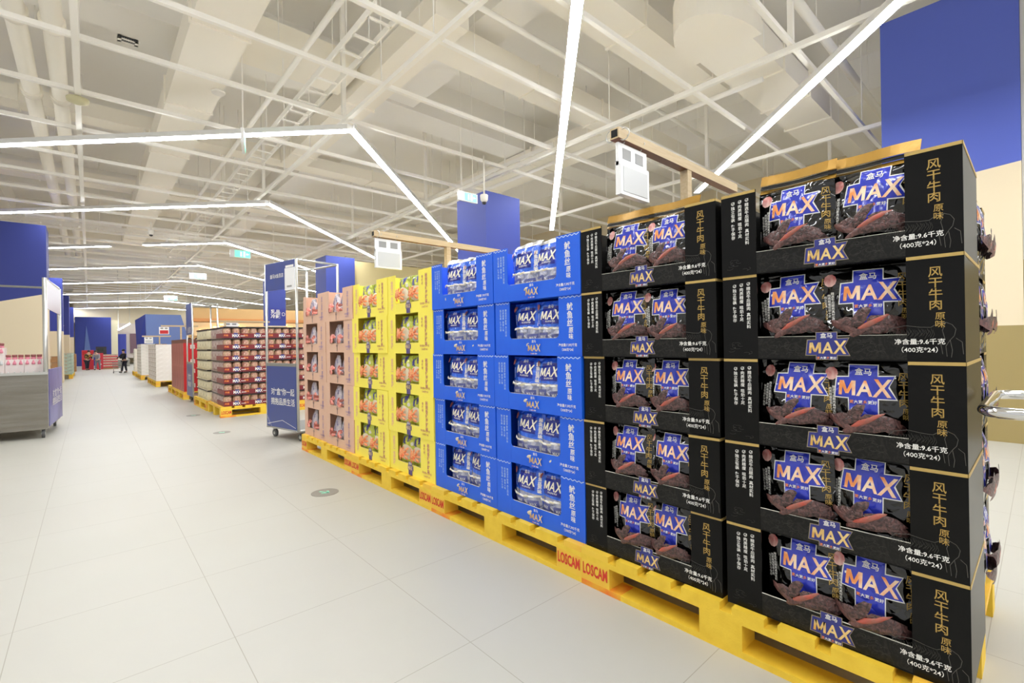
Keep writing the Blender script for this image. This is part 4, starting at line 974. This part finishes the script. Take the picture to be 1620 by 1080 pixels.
sign_rack(1.590, 5.62, ang, 0.64, 'navy roll cage with sign panels standing at the pink carton end', 1.97, (1.66,), (0.13, 0.81),
          {'top': [('盒马X会员店', -0.06, 1.815, 0.050, PRWHITE)], 'price': True,
           'low': [('对“盒”你一起', 0.03, 0.53, 0.083, PRWHITE), ('拥抱品质生活', 0.03, 0.42, 0.083, PRWHITE)]}, 0.5)
sign_rack(1.42, 10.75, 0.0, 0.66, 'navy roll cage between the red boxes and the jar stack', 1.86, (1.27,), (0.12, 0.72), {'low': [('对“盒”', 0.0, 0.48, 0.12, PRWHITE), ('拥抱品质', 0.0, 0.34, 0.10, PRWHITE)], 'top': [('会员店', 0.05, 1.36, 0.12, PRWHITE)]}, 0.4, True)
b = MB(FRONT_X); b.box(-.14, .14, 0.0, 0.16, 0, 0.006, ACRYL); b.text('价', 0, .10, .05, GREYW, -.001); 

# left stainless rack
LX, LY = -0.385, 7.81
t = tag(empty('roll_cage', (LX, LY, 0)), 'stainless steel roll cage of milk cartons by the left blue column', 'roll cage', 'sign roll cages')
F = lambda u, v, d: (u, v, d)
dirx, diry = 0.070, 0.9975
def SD(l, off, z): return (dirx * l + diry * off, diry * l - dirx * off, z)      # along the aisle side, outwards, up
for l, off in ((0, 0), (1.16, 0), (0, -1.2), (1.16, -1.2)):
    b = MB(F); b.tube([SD(l, off, 0.12), SD(l, off, 1.88 if l == 0 else 1.86)], 0.022, STEELT, 10); b.build('upright', t)
def slab(b, pts, d, m):
    n0 = len(b.V); A, B_, C = (Vector(p) for p in pts[:3]); nrm = (B_ - A).cross(C - A).normalized() * d
    b.V += [b.F(*p) for p in pts] + [b.F(*(Vector(p) + nrm)) for p in pts]
    for f in ((0, 1, 2, 3), (7, 6, 5, 4), (0, 4, 5, 1), (1, 5, 6, 2), (2, 6, 7, 3), (3, 7, 4, 0)): b.P.append(tuple(n0 + i for i in f)); b.I.append(b.mi(m)); b.S.append(False)
b = MB(F); slab(b, [SD(-0.02, -1.2, .105), SD(-0.02, 0.02, .105), SD(-0.02, 0.02, .76), SD(-0.02, -1.2, .76)], .012, STEEL); b.build('steel_front', t)
b = MB(F); slab(b, [SD(-0.035, -1.2, .745), SD(-0.035, 0.025, .745), SD(-0.035, 0.025, .775), SD(-0.035, -1.2, .775)], .02, STEELT); b.build('front_rail', t)
b = MB(F); slab(b, [SD(0.05, 0.012, .13), SD(1.12, 0.012, .13), SD(1.12, 0.012, .80), SD(0.05, 0.012, .80)], .012, PANELP)
for i, (s, z) in enumerate((('对“盒”你一起', .46), ('拥抱品质生活', .36))):
    vs, fs = glyphs(s, .012); k = b.mi(PRWHITE); n0 = len(b.V); x1 = max(q[0] for q in vs)
    for q in vs: b.V.append(SD(0.62 + (q[0] - x1 / 2) * 0.13, 0.030, z + q[1] * .10))
    for f in fs: b.P.append(tuple(n0 + j for j in f)); b.I.append(k); b.S.append(False)
b.build('side_panel', t)
b = MB(F); slab(b, [SD(0.03, 0.01, 1.52), SD(1.13, 0.01, 1.50), SD(1.13, 0.01, 1.84), SD(0.03, 0.01, 1.86)], .008, PANELG); b.build('top_panel', t)
for z in (0.14, 1.87):
    b = MB(F); b.tube([SD(0, -1.2, z), SD(0, 0, z), SD(1.16, 0, z), SD(1.16, -1.2, z)] if z < 1 else [SD(0, 0, z), SD(1.16, 0, z), SD(1.16, -1.2, z)], .014, STEELT, 8, z < 1); b.build('frame_rail', t)
b = MB(F); slab(b, [SD(0, -1.2, .70), SD(1.15, -1.2, .70), SD(1.15, 0, .70), SD(0, 0, .70)], .02, SHELFG); slab(b, [SD(0, -1.2, .12), SD(1.15, -1.2, .12), SD(1.15, 0, .12), SD(0, 0, .12)], .02, SHELFG); b.build('shelf', t)
for l, off in ((0.03, -0.03), (1.1, -0.05), (0.03, -0.62), (1.1, -0.9)):
    p = SD(l, off, 0); caster(t, lambda a, c, e, p=p: (p[0] + a, p[1] + c, e), 0, 0, 0.12, 0.048)
# milk cartons and bottle boxes standing in that rack
def milk_box(kind):
    root = empty('bottle_box' if kind else 'milk_carton_box')
    w, h, d = (0.15, 0.135, 0.20)
    b = MB(); b.box(-w / 2, w / 2, 0, h if not kind else .07, 0, d, MILK)
    for i in range(3):
        u = -w / 3 + w / 3 * i
        b.lathe((u, -0.001), [(.015, .01), (.015, .03), (.006, .05), (.006, .062)], PINKB if kind else LGREY, 8)
    b.build('printed_box', root)
    if kind:
        for i in range(3):
            u = -w / 3 + w / 3 * i; b = MB(); b.lathe((u, .03), [(.020, .07), (.022, .085), (.012, .105), (.010, .112)], PINKB, 10); bo = b.build('bottle', root)
            b = MB(); b.lathe((u, .03), [(.022, .0975), (.022, .125)], BROWNB, 10); b.build('cap', bo)
    return root
mb0 = milk_box(0); mb1 = milk_box(1)
bpy.context.view_layer.update()
firsts = {0: mb0, 1: mb1}; seen = set()
def milk(kind, x, y, z, label):
    if kind not in seen: seen.add(kind); o = firsts[kind]; o.location = (x, y, z)
    else: o = dup(firsts[kind], (x, y, z))
    tag(o, label, 'drink box', 'drink boxes in the steel rack')
zb = 0.7205
MX = [-0.105 - 0.153 * q for q in range(4)]
for i, x in enumerate(MX): milk(0, LX + x, LY + 0.06, zb, 'pale milk carton box on the steel rack shelf, %s from the aisle' % ORD[i])
for i, x in enumerate(MX[:2]): milk(1, LX + x, LY + 0.06, zb + .135, 'pink bottle box on the steel rack, %s from the aisle upright' % ORD[i])
for i, x in enumerate(MX[2:]): milk(0, LX + x, LY + 0.06, zb + .135, 'pale milk carton box, second layer of the steel rack, %s past the pink bottles' % ORD[i])
for i, x in enumerate(MX[2:]): milk(1, LX + x, LY + 0.06, zb + .27, 'pink bottle box on top of two milk cartons, %s from the pink pair below' % ORD[i])
for i in range(4):
    b = MB(lambda u, v, d: (u, v, d)); x = -0.42 - 0.05 * i
    slab(b, [(x, 0, 0), (x + .10, 0, 0), (x + .01, 0, .055), (x - .07, 0, .045)], -.03, REDORG)
    tag(b.build('snack_packet', None, (LX + 0.02, LY + 0.005, zb + 0.0)), 'orange brown packet leaning over the steel rack front, %s from the upright' % ORD[i], 'packet', 'orange brown packets on the steel rack')

# ================================================================== JAR STACK (maroon)
def jar_pack(kind, nj, w, d, face='y'):
    """shrink-wrapped tray of jars; front looks to -y (face y) or to -x (face x)"""
    root = empty('jar_pack'); F = FRONT_Y if face == 'y' else FRONT_X; h = 0.1675
    jl, base = {'red': (JAR, REDC), 'pinkish': (JARK, JARK), 'cream': (JARS, JARS)}[kind]
    b = MB(F); b.box(-w / 2, w / 2, 0, 0.070 if kind == 'red' else 0.012, 0, d, base)
    if kind == 'red':
        b.text('MAX', 0.05, 0.036, 1, PRWHITE, -0.002, 0.03, width=0.10, height=0.045); b.box(0.02, 0.075, .005, .075, -0.001, 0, CROSSD)
        for i in range(4): b.disc(0.115 + .016 * i, .03, .006, .008, PRWHITE, -.001, 8)
        b.text('肉酱', -w * .33, .04, .03, ORANGE, -.001, .02)
    b.build('tray', root)
    p = w / nj
    for i in range(nj):
        u = -w / 2 + p * (i + .5); b = MB(F); b.lathe((u, p / 2 + .002), [(p * .46, .0125), (p * .485, .03), (p * .485, .125), (p * .40, .148)], jl, 14)
        jr = b.build('jar', root)
        if kind == 'red':
            b = MB(F); b.disc(u, .098, p * .26, .024, JARP, .0055); b.build('jar_picture', jr)
    rows = int(d / p); b = MB(F)
    for i in (0, nj - 1):
        for j in range(1, rows): b.lathe((-w / 2 + p * (i + .5), p * (j + .5)), [(p * .485, .0125), (p * .485, .125), (p * .40, .148)], JARK if kind == 'red' else jl, 10)
    b.build('rear_jars', root)['kind'] = 'stuff'
    b = MB(F); b.box(-w / 2 + .006, w / 2 - .006, .148, h, .004, d - .004, LID); b.build('dark_top_sheet', root)
    return root
JX, JY = 1.462, 7.99
JP = {'a': jar_pack('red', 2, 0.236, 0.5), 'b': jar_pack('red', 3, 0.345, 0.5), 'k': jar_pack('pinkish', 4, 0.5, 0.3, 'x'), 'c': jar_pack('cream', 4, 0.5, 0.42, 'x')}
bpy.context.view_layer.update()
jseen = set()
def place_jar(key, x, y, z, label):
    if key not in jseen: jseen.add(key); o = JP[key]; o.location = (x, y, z)
    else: o = dup(JP[key], (x, y, z))
    tag(o, label, 'jar pack', 'shrink-wrapped jar packs')
for L in range(7):
    z = 0.155 + 0.168 * (6 - L); lay = ['topmost', 'second-from-top', 'third-from-top', 'middle', 'third-from-bottom', 'second-from-bottom', 'bottom'][L]
    x = JX + (0.006 if L % 2 else 0); 
    place_jar('a', x + .118, JY, z, 'maroon two-jar pack at the corner of the jar stack, %s layer' % lay)
    place_jar('b', x + .24 + .1725, JY, z, 'maroon three-jar pack facing the camera, %s layer, second from the stack corner' % lay)
    place_jar('b', x + .59 + .1725, JY, z, 'maroon three-jar pack facing the camera, %s layer, third from the stack corner' % lay)
    place_jar('b', x + .94 + .1725, JY, z, 'maroon three-jar pack facing the camera, %s layer, fourth from the stack corner' % lay)
    place_jar('k', x + .004, JY + .505 + .25, z, 'pinkish jar pack on the aisle side of the jar stack, %s layer' % lay)
    for i in range(2): place_jar('c', 1.43, JY + 1.10 + .25 + .505 * i, z, 'cream jar pack on the aisle side, %s layer, %s one' % (lay, ('nearer', 'farther')[i]))
src_pal = pal
def place_pallet(x, y, label, rz=0.0): o = dup(src_pal, (x, y, 0), rz); o['label'] = label; o['group'] = 'yellow pallets along the aisle'; return o
# long side faces the camera side for the jar stack
place_pallet(1.412 + .6, 7.955, 'yellow pallet under the near half of the jar stack', PI / 2)
place_pallet(1.40, 9.62, 'yellow pallet under the far half of the jar stack')

# ================================================================== STACKS FARTHER DOWN THE AISLE
def simple_box(name, w, h, d, m, face=None, decor=None, F=FRONT_X):
    root = empty(name); b = MB(F); b.box(-w / 2, w / 2, 0, h, 0, d, m, face)
    b.build('carton_body', root)
    b = MB(F); b.box(-w / 2 + .0, w / 2, h * .94, h, -.001, 0.0, SEAM); b.box(-.02, .02, h * .55, h, -.0015, -.0005, KRAFT); b.build('tape_and_gap_shade', root)  # top strip: layer gap shade painted on; centre strip: kraft closure
    if decor:
        b = MB(F); decor(b, w, h); b.build('print', root)
    return root
class Stacker:
    def __init__(s, proto): s.p = proto; s.used = False; bpy.context.view_layer.update()
    def at(s, loc, label, cat, group):
        if not s.used: s.used = True; o = s.p; o.location = loc
        else: o = dup(s.p, loc)
        return tag(o, label, cat, group)
# red tall boxes
def redfront():
    root = empty('tall_red_box'); w, h, d = 0.36, 0.48, 0.30
    b = MB(FRONT_X); b.box(-w / 2, w / 2, 0, h, 0, d, REDW); b.build('carton_body', root)
    b = MB(FRONT_Y); b.box(0.0, d, 0, h, -w / 2 - .001 , -w / 2, REDS)
    for v in (h * .25, h * .85): b.text('囍', d / 2, v, .09, PRWHITE, -w / 2 - .002, .01); 
    b.build('red_face', root)
    b = MB(FRONT_X)
    for u in (-w / 6, w / 6): b.box(u - .004, u + .004, 0.05, h, -.001, 0, REDC)
    b.build('printed_stripe', root)
    return root
st = Stacker(redfront())
for L in range(2):
    for i in range(5):
        st.at((1.385, 11.47 + .365 * i, 0.155 + .481 * L), 'tall red gift box, %s tier, %s from the navy roll cage' % (('lower', 'upper')[L], ORD[i]), 'box', 'tall red boxes on one pallet')
st2 = []
for L in range(2):
    o = dup(st.p, (1.70, 11.47, 0.155 + .481 * L)); tag(o, 'tall red gift box, %s tier, behind the corner of the red stack' % ('lower', 'upper')[L], 'box', 'tall red boxes on one pallet')
b = MB(F); slab(b, [(1.385, 11.29, 1.118), (2.0, 11.29, 1.118), (2.0, 13.1, 1.118), (1.385, 13.1, 1.118)], .075, mat('dark wooden lid', (118, 66, 48), 0.5)); tag(b.build('wooden_tray'), 'brown wooden tray lying on top of the red gift boxes', 'tray')
for i in range(3):
    b = MB(lambda u, v, d: (u, v, d)); b.lathe((0, 0), [(.03, 0), (.03, .05), (.014, .07), (.014, .10)], LID, 10)
    tag(b.build('dark_bottle', None, (1.50 + .12 * i, 11.36, 1.1935)), 'dark bottle on the red gift box tray, %s from the aisle' % ORD[i], 'bottle', 'bottles on the red stack')
place_pallet(1.37, 11.88, 'yellow pallet under the nearer red gift boxes'); place_pallet(1.37, 13.09, 'yellow pallet under the farther red gift boxes')
# white cartons
def lines(b, w, h):
    for i in range(3): b.box(-w * .38 + .02 * i, w * .1 + .03 * i, h * (.25 + .2 * i), h * (.31 + .2 * i), -.0015, 0, GREYW)
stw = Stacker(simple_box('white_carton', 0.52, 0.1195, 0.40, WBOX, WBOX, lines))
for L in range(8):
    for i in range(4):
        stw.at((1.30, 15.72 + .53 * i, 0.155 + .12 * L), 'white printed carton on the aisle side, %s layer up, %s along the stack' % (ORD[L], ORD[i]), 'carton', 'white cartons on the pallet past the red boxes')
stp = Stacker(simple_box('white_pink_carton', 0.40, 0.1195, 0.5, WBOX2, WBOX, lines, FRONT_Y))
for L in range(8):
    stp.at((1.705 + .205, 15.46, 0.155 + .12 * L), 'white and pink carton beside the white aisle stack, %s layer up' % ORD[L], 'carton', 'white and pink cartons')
place_pallet(1.29, 16.06, 'yellow pallet under the nearer white cartons'); place_pallet(1.29, 17.27, 'yellow pallet under the farther white cartons')
# kraft cartons
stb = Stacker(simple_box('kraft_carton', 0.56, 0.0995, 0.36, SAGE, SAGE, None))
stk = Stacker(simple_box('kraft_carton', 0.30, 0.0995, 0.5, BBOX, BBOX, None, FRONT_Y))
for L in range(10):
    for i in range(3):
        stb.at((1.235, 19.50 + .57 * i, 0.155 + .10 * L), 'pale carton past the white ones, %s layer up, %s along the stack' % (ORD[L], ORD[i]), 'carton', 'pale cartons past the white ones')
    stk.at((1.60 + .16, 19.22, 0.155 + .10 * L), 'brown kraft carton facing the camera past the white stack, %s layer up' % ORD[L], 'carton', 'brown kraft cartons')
place_pallet(1.225, 19.82, 'yellow pallet under the brown kraft cartons'); place_pallet(1.225, 21.03, 'yellow pallet under the far pale cartons')
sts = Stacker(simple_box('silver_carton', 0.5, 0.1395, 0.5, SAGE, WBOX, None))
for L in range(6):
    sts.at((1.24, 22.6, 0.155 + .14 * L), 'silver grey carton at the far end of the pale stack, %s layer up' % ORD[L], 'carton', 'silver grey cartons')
place_pallet(1.23, 22.8, 'farthest yellow pallet on the right side of the aisle')
# left side stacks behind the steel rack
def leftbox(name, w, h, d, m, f): return Stacker(simple_box(name, w, h, d, m, f, None, FRONT_Y))
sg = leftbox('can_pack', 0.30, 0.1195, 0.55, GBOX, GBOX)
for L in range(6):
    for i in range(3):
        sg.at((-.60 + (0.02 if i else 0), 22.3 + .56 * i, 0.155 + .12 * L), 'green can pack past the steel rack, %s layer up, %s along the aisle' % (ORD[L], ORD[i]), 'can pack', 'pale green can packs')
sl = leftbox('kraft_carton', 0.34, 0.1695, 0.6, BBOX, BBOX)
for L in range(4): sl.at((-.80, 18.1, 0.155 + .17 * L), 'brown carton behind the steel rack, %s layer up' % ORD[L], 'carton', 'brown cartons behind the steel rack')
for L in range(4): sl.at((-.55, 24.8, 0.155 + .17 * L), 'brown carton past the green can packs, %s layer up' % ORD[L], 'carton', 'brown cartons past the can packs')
o = place_pallet(-.44, 23.0, 'yellow pallet under the green can packs on the left', PI); o = place_pallet(-.44, 25.25, 'yellow pallet under the far left brown cartons', PI); o = place_pallet(-.62, 18.6, 'yellow pallet under the brown cartons behind the steel rack', PI)
# far end: red displays, red and beige stack
b = MB(FRONT_Y); b.box(-.30, .14, 0, .95, 0, .5, REDT); b.box(-.28, .12, .72, .90, -.004, 0, REDS); tag(b.build('display_stand', None, (0.02, 31.3, 0)), 'red wrapped display stand behind the people at the far end', 'display stand')
b = MB(FRONT_Y); b.box(-.12, .12, 0, .80, 0, .4, REDT); b.disc(0, .25, .05, .05, PRWHITE, -.002); tag(b.build('display_stand', None, (0.39, 31.0, 0)), 'narrow pinkish red display stand beside the far beige boxes', 'display stand')
b = MB(FRONT_Y); b.box(0, .42, 0, 1.12, 0, .3, DKGREY); b.box(.06, .3, .88, 1.02, -.004, 0, DGLASS); tag(b.build('screen_stand', None, (0.25, 32.6, 0)), 'dark screen stand above the red far displays', 'screen')
def bb(bb_, w, h): bb_.box(-w / 2, w / 2, 0, h * .4, -.002, 0, REDT)
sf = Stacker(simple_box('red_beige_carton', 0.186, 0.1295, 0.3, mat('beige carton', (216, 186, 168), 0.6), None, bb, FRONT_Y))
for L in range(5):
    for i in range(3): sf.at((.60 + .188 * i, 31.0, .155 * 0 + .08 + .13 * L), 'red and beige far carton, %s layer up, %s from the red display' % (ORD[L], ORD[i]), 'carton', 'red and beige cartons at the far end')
b = MB(FRONT_Y); b.box(-.3, .3, 0, .08, 0, .4, BBOX); tag(b.build('low_pallet', None, (.79, 31.0, 0)), 'low brown pallet under the red and beige far cartons', 'pallet')
b = MB(FRONT_Y); b.box(1.06, 1.7, 0, .38, 0, .3, SHELFG); b.box(1.05, 1.71, .38, .41, -.01, .31, WHITE); tag(b.build('checkout_counter', None, (0, 34.5, 0)), 'grey counter under the blue door at the far end', 'counter')
b = MB(F); b.tube([(1.10, 30.9, 1.95), (1.52, 30.4, 2.24)], .028, LED, 8); b.tube([(1.10, 30.9, 1.95), (1.10, 30.9, ZS - .01)], .01, STEELT, 6); b.tube([(1.52, 30.4, 2.24), (1.52, 30.4, ZS - .01)], .01, STEELT, 6); tag(b.build('tube_light'), 'short slanting white tube light near the blue door', 'light')

# ------------------------------------------------------------------ floor decals
for i, (x, y) in enumerate(((1.228, 3.381), (1.185, 6.621), (1.168, 8.595), (1.10, 10.6))):
    if i > 2: break
    b = MB(lambda u, v, d: (u, v, d)); r = 0.092
    b.tube([(0, 0, 0.0005), (0, 0, 0.002)], r, DISCG, 28)
    for pts in ([(-.012, .07), (.012, .07), (.012, -.05), (-.012, -.05)], [(-.055, 0.0), (-.04, .016), (.008, -.03), (0, -.062)], [(.055, 0.0), (.04, .016), (-.008, -.03), (0, -.062)]):
        b.poly([(p[0] * .68, p[1] * .68, 0.003) for p in pts], DISCA)
    tag(b.build('floor_decal', None, (x, y, 0), 0.5), 'round grey floor decal with a mint arrow beside %s' % ('the yellow cartons', 'the navy roll cage', 'the jar stack pallet')[i], 'floor decal', 'round arrow decals')

# ================================================================== PEOPLE (far away)
def skin_body(name, joints, edges, radii, m, parent=None, sub=1):
    me = bpy.data.meshes.new(name); me.from_pydata(joints, edges, []); o = bpy.data.objects.new(name, me); col.objects.link(o)
    md = o.modifiers.new('skin', 'SKIN'); sk = me.skin_vertices[0].data if me.skin_vertices else None
    if sk is None:
        bpy.context.view_layer.objects.active = o; bpy.ops.mesh.customdata_skin_add(); sk = me.skin_vertices[0].data
    for i, r in enumerate(radii): sk[i].radius = (r, r); sk[i].use_root = (i == 0)
    md2 = o.modifiers.new('sub', 'SUBSURF'); md2.levels = sub; md2.render_levels = sub
    dg = bpy.context.evaluated_depsgraph_get(); me2 = bpy.data.meshes.new_from_object(o.evaluated_get(dg)); o.modifiers.clear(); o.data = me2
    me2.materials.clear(); me2.materials.append(m)
    for p in me2.polygons: p.use_smooth = True; p.material_index = 0
    if parent: o.parent = parent
    return o
def person(x, y, H, rz, label, jacket, trousers, pose):
    t = tag(empty('person', (x, y, 0), rz), label, 'person'); k = H
    bend = pose.get('bend', 0.0); step = pose.get('step', 0.04); reach = pose.get('reach', 0.0)
    def up(h, dx=0.0, side=0.0):   # upper body points tilt forward (towards -y) about the hip
        a = bend; hh = h - 0.50; return (side * k, (-(math.sin(a) * hh) - dx * math.cos(a)) * k, (0.50 + math.cos(a) * hh - dx * math.sin(a) * 0.6) * k)
    J = [(0, 0, .50 * k), up(.60), up(.72), up(.80), up(.85), up(.905, .01), up(.965, .012)]
    E = [(0, 1), (1, 2), (2, 3), (3, 4), (4, 5), (5, 6)]; Rr = [.078, .070, .080, .066, .030, .052, .046]
    for s in (-1, 1):
        n = len(J); J += [(s * .055 * k, 0, .45 * k), (s * .058 * k, -.012 * k + s * step * .5 * k, .27 * k), (s * .060 * k, s * step * k, .045 * k), (s * .066 * k, s * step * k - .07 * k, .022 * k)]
        E += [(0, n), (n, n + 1), (n + 1, n + 2), (n + 2, n + 3)]; Rr += [.058, .040, .026, .022]
        n = len(J); J += [up(.79, 0, s * .105), up(.64, .03 + reach * .1, s * .135), up(.52 + reach * .14, .06 + reach * .18, s * .12), up(.475 + reach * .16, .08 + reach * .22, s * .115)]
        E += [(3, n), (n, n + 1), (n + 1, n + 2), (n + 2, n + 3)]; Rr += [.042, .032, .022, .020]
    skin_body('body', J, E, [r * k for r in Rr], SKIN, t)
    # clothing follows the same joints, a little larger
    jj = [0, 1, 2, 3] + [11, 12, 13] + [19, 20, 21]; mp = {q: i for i, q in enumerate(jj)}
    skin_body('jacket', [J[q] for q in jj], [(mp[a], mp[c]) for a, c in E if a in mp and c in mp], [(Rr[q] + (.012)) * k for q in jj], jacket, t)
    jj = [0, 7, 8, 9, 15, 16, 17]; mp = {q: i for i, q in enumerate(jj)}
    skin_body('trousers', [J[q] for q in jj], [(mp[a], mp[c]) for a, c in E if a in mp and c in mp], [(Rr[q] + .008) * k for q in jj], trousers, t)
    hd = Vector(J[6]); b = MB(lambda u, v, d: (u, v, d))
    b.grid(lambda a, c: (hd.x + .062 * k * math.sin(PI * .62 * c) * math.cos(2 * PI * a), hd.y + .018 * k + .064 * k * math.sin(PI * .62 * c) * math.sin(2 * PI * a), hd.z - .012 * k + .066 * k * math.cos(PI * .62 * c)), 14, 8, HAIR)
    b.build('hair', t)
    for s, q in ((-1, 10), (1, 18)):
        p = Vector(J[q]); b = MB(lambda u, v, d: (u, v, d)); b.grid(lambda a, c: (p.x + .03 * k * math.sin(PI * c) * math.cos(2 * PI * a), p.y + .02 * k + .065 * k * math.cos(PI * c), max(0.0, p.z + .026 * k * math.sin(PI * c) * math.sin(2 * PI * a))), 10, 8, HAIR); b.build('shoe', t)
    return t
person(-0.09, 30.6, 0.97, 0.5, 'person in a mustard and black jacket bending at the red display', JYEL, JDK, {'bend': 0.35, 'reach': 0.6, 'step': .05})
person(0.30, 30.3, 0.97, -0.5, 'person in grey leaning forward beside the mustard jacket', JGREY, PGREY, {'bend': 0.40, 'reach': 0.5, 'step': .07})
person(1.10, 26.0, 0.98, -1.2, 'person in a black coat pushing a cart at the far pale cartons', JBLK, JDK, {'bend': 0.06, 'reach': 0.9, 'step': .06})
t = tag(empty('shopping_cart', (0.86, 25.55, 0)), 'grey shopping cart in front of the person in black', 'cart')
b = MB(F); 
for i in range(7):
    x = -.13 + .043 * i; b.tube([(x, 0, .22), (x * 1.2, 0, .44)], .005, SHELFG, 5); b.tube([(x, .3, .22), (x * 1.2, .3, .44)], .005, SHELFG, 5)
for z, q in ((.22, 1), (.33, 1.1), (.44, 1.2)): b.tube([(-.13 * q, 0, z), (.13 * q, 0, z), (.13 * q, .3, z), (-.13 * q, .3, z)], .007, SHELFG, 5, True)
b.build('basket', t)
b = MB(F); b.tube([(-.12, .02, .06), (-.12, .3, .22)], .008, SHELFG, 6); b.tube([(.12, .02, .06), (.12, .3, .22)], .008, SHELFG, 6); b.tube([(-.12, .02, .06), (.12, .02, .06)], .008, SHELFG, 6); b.build('chassis', t)
for x in (-.12, .12):
    for y in (.02, .28):
        b = MB(F); b.tube([(x - .01, y, .03), (x + .01, y, .03)], .03, RUBBER, 10); b.tube([(x, y, .03), (x, y, .16)], .006, SHELFG, 5); b.build('wheel', t)

# sign lettering on the far column and on the left column
b = MB(FRONT_Y); b.text('乳品', 4.36, 2.10, .14, PRWHITE, 15.985, .02); b.text('冷藏', 4.36, 1.96, .14, PRWHITE, 15.985, .02)
b.line([(4.55, 2.06), (4.60, 2.08), (4.64, 2.04), (4.62, 1.98), (4.56, 1.98), (4.55, 2.06)], .014, PRWHITE, 15.985)
b.box(4.20, 4.66, 1.86, 2.20, 15.99, 15.999, mat('indigo sign face', (56, 62, 150), 0.5)); tag(b.build('wall_sign'), 'indigo wall sign with white lettering on the far blue column', 'sign')
b = MB(FRONT_Y); b.line([(-.95, 1.96), (-.90, 2.0), (-.86, 1.95), (-.80, 2.02), (-.76, 1.97)], .02, PRWHITE, 26.385); b.line([(-.88, 1.93), (-.84, 1.9), (-.84, 1.86)], .02, PRWHITE, 26.385); b.box(-1.0, -.70, 1.82, 2.06, 26.39, 26.399, mat('indigo sign face', (56, 62, 150), 0.5)); tag(b.build('wall_sign'), 'dark blue sign with a pale drawn icon on a left column', 'sign')

bpy.data.objects.remove(_fo)
for o in list(bpy.data.objects):
    if o.users_collection and o.type == 'EMPTY' and not o.children: bpy.data.objects.remove(o)
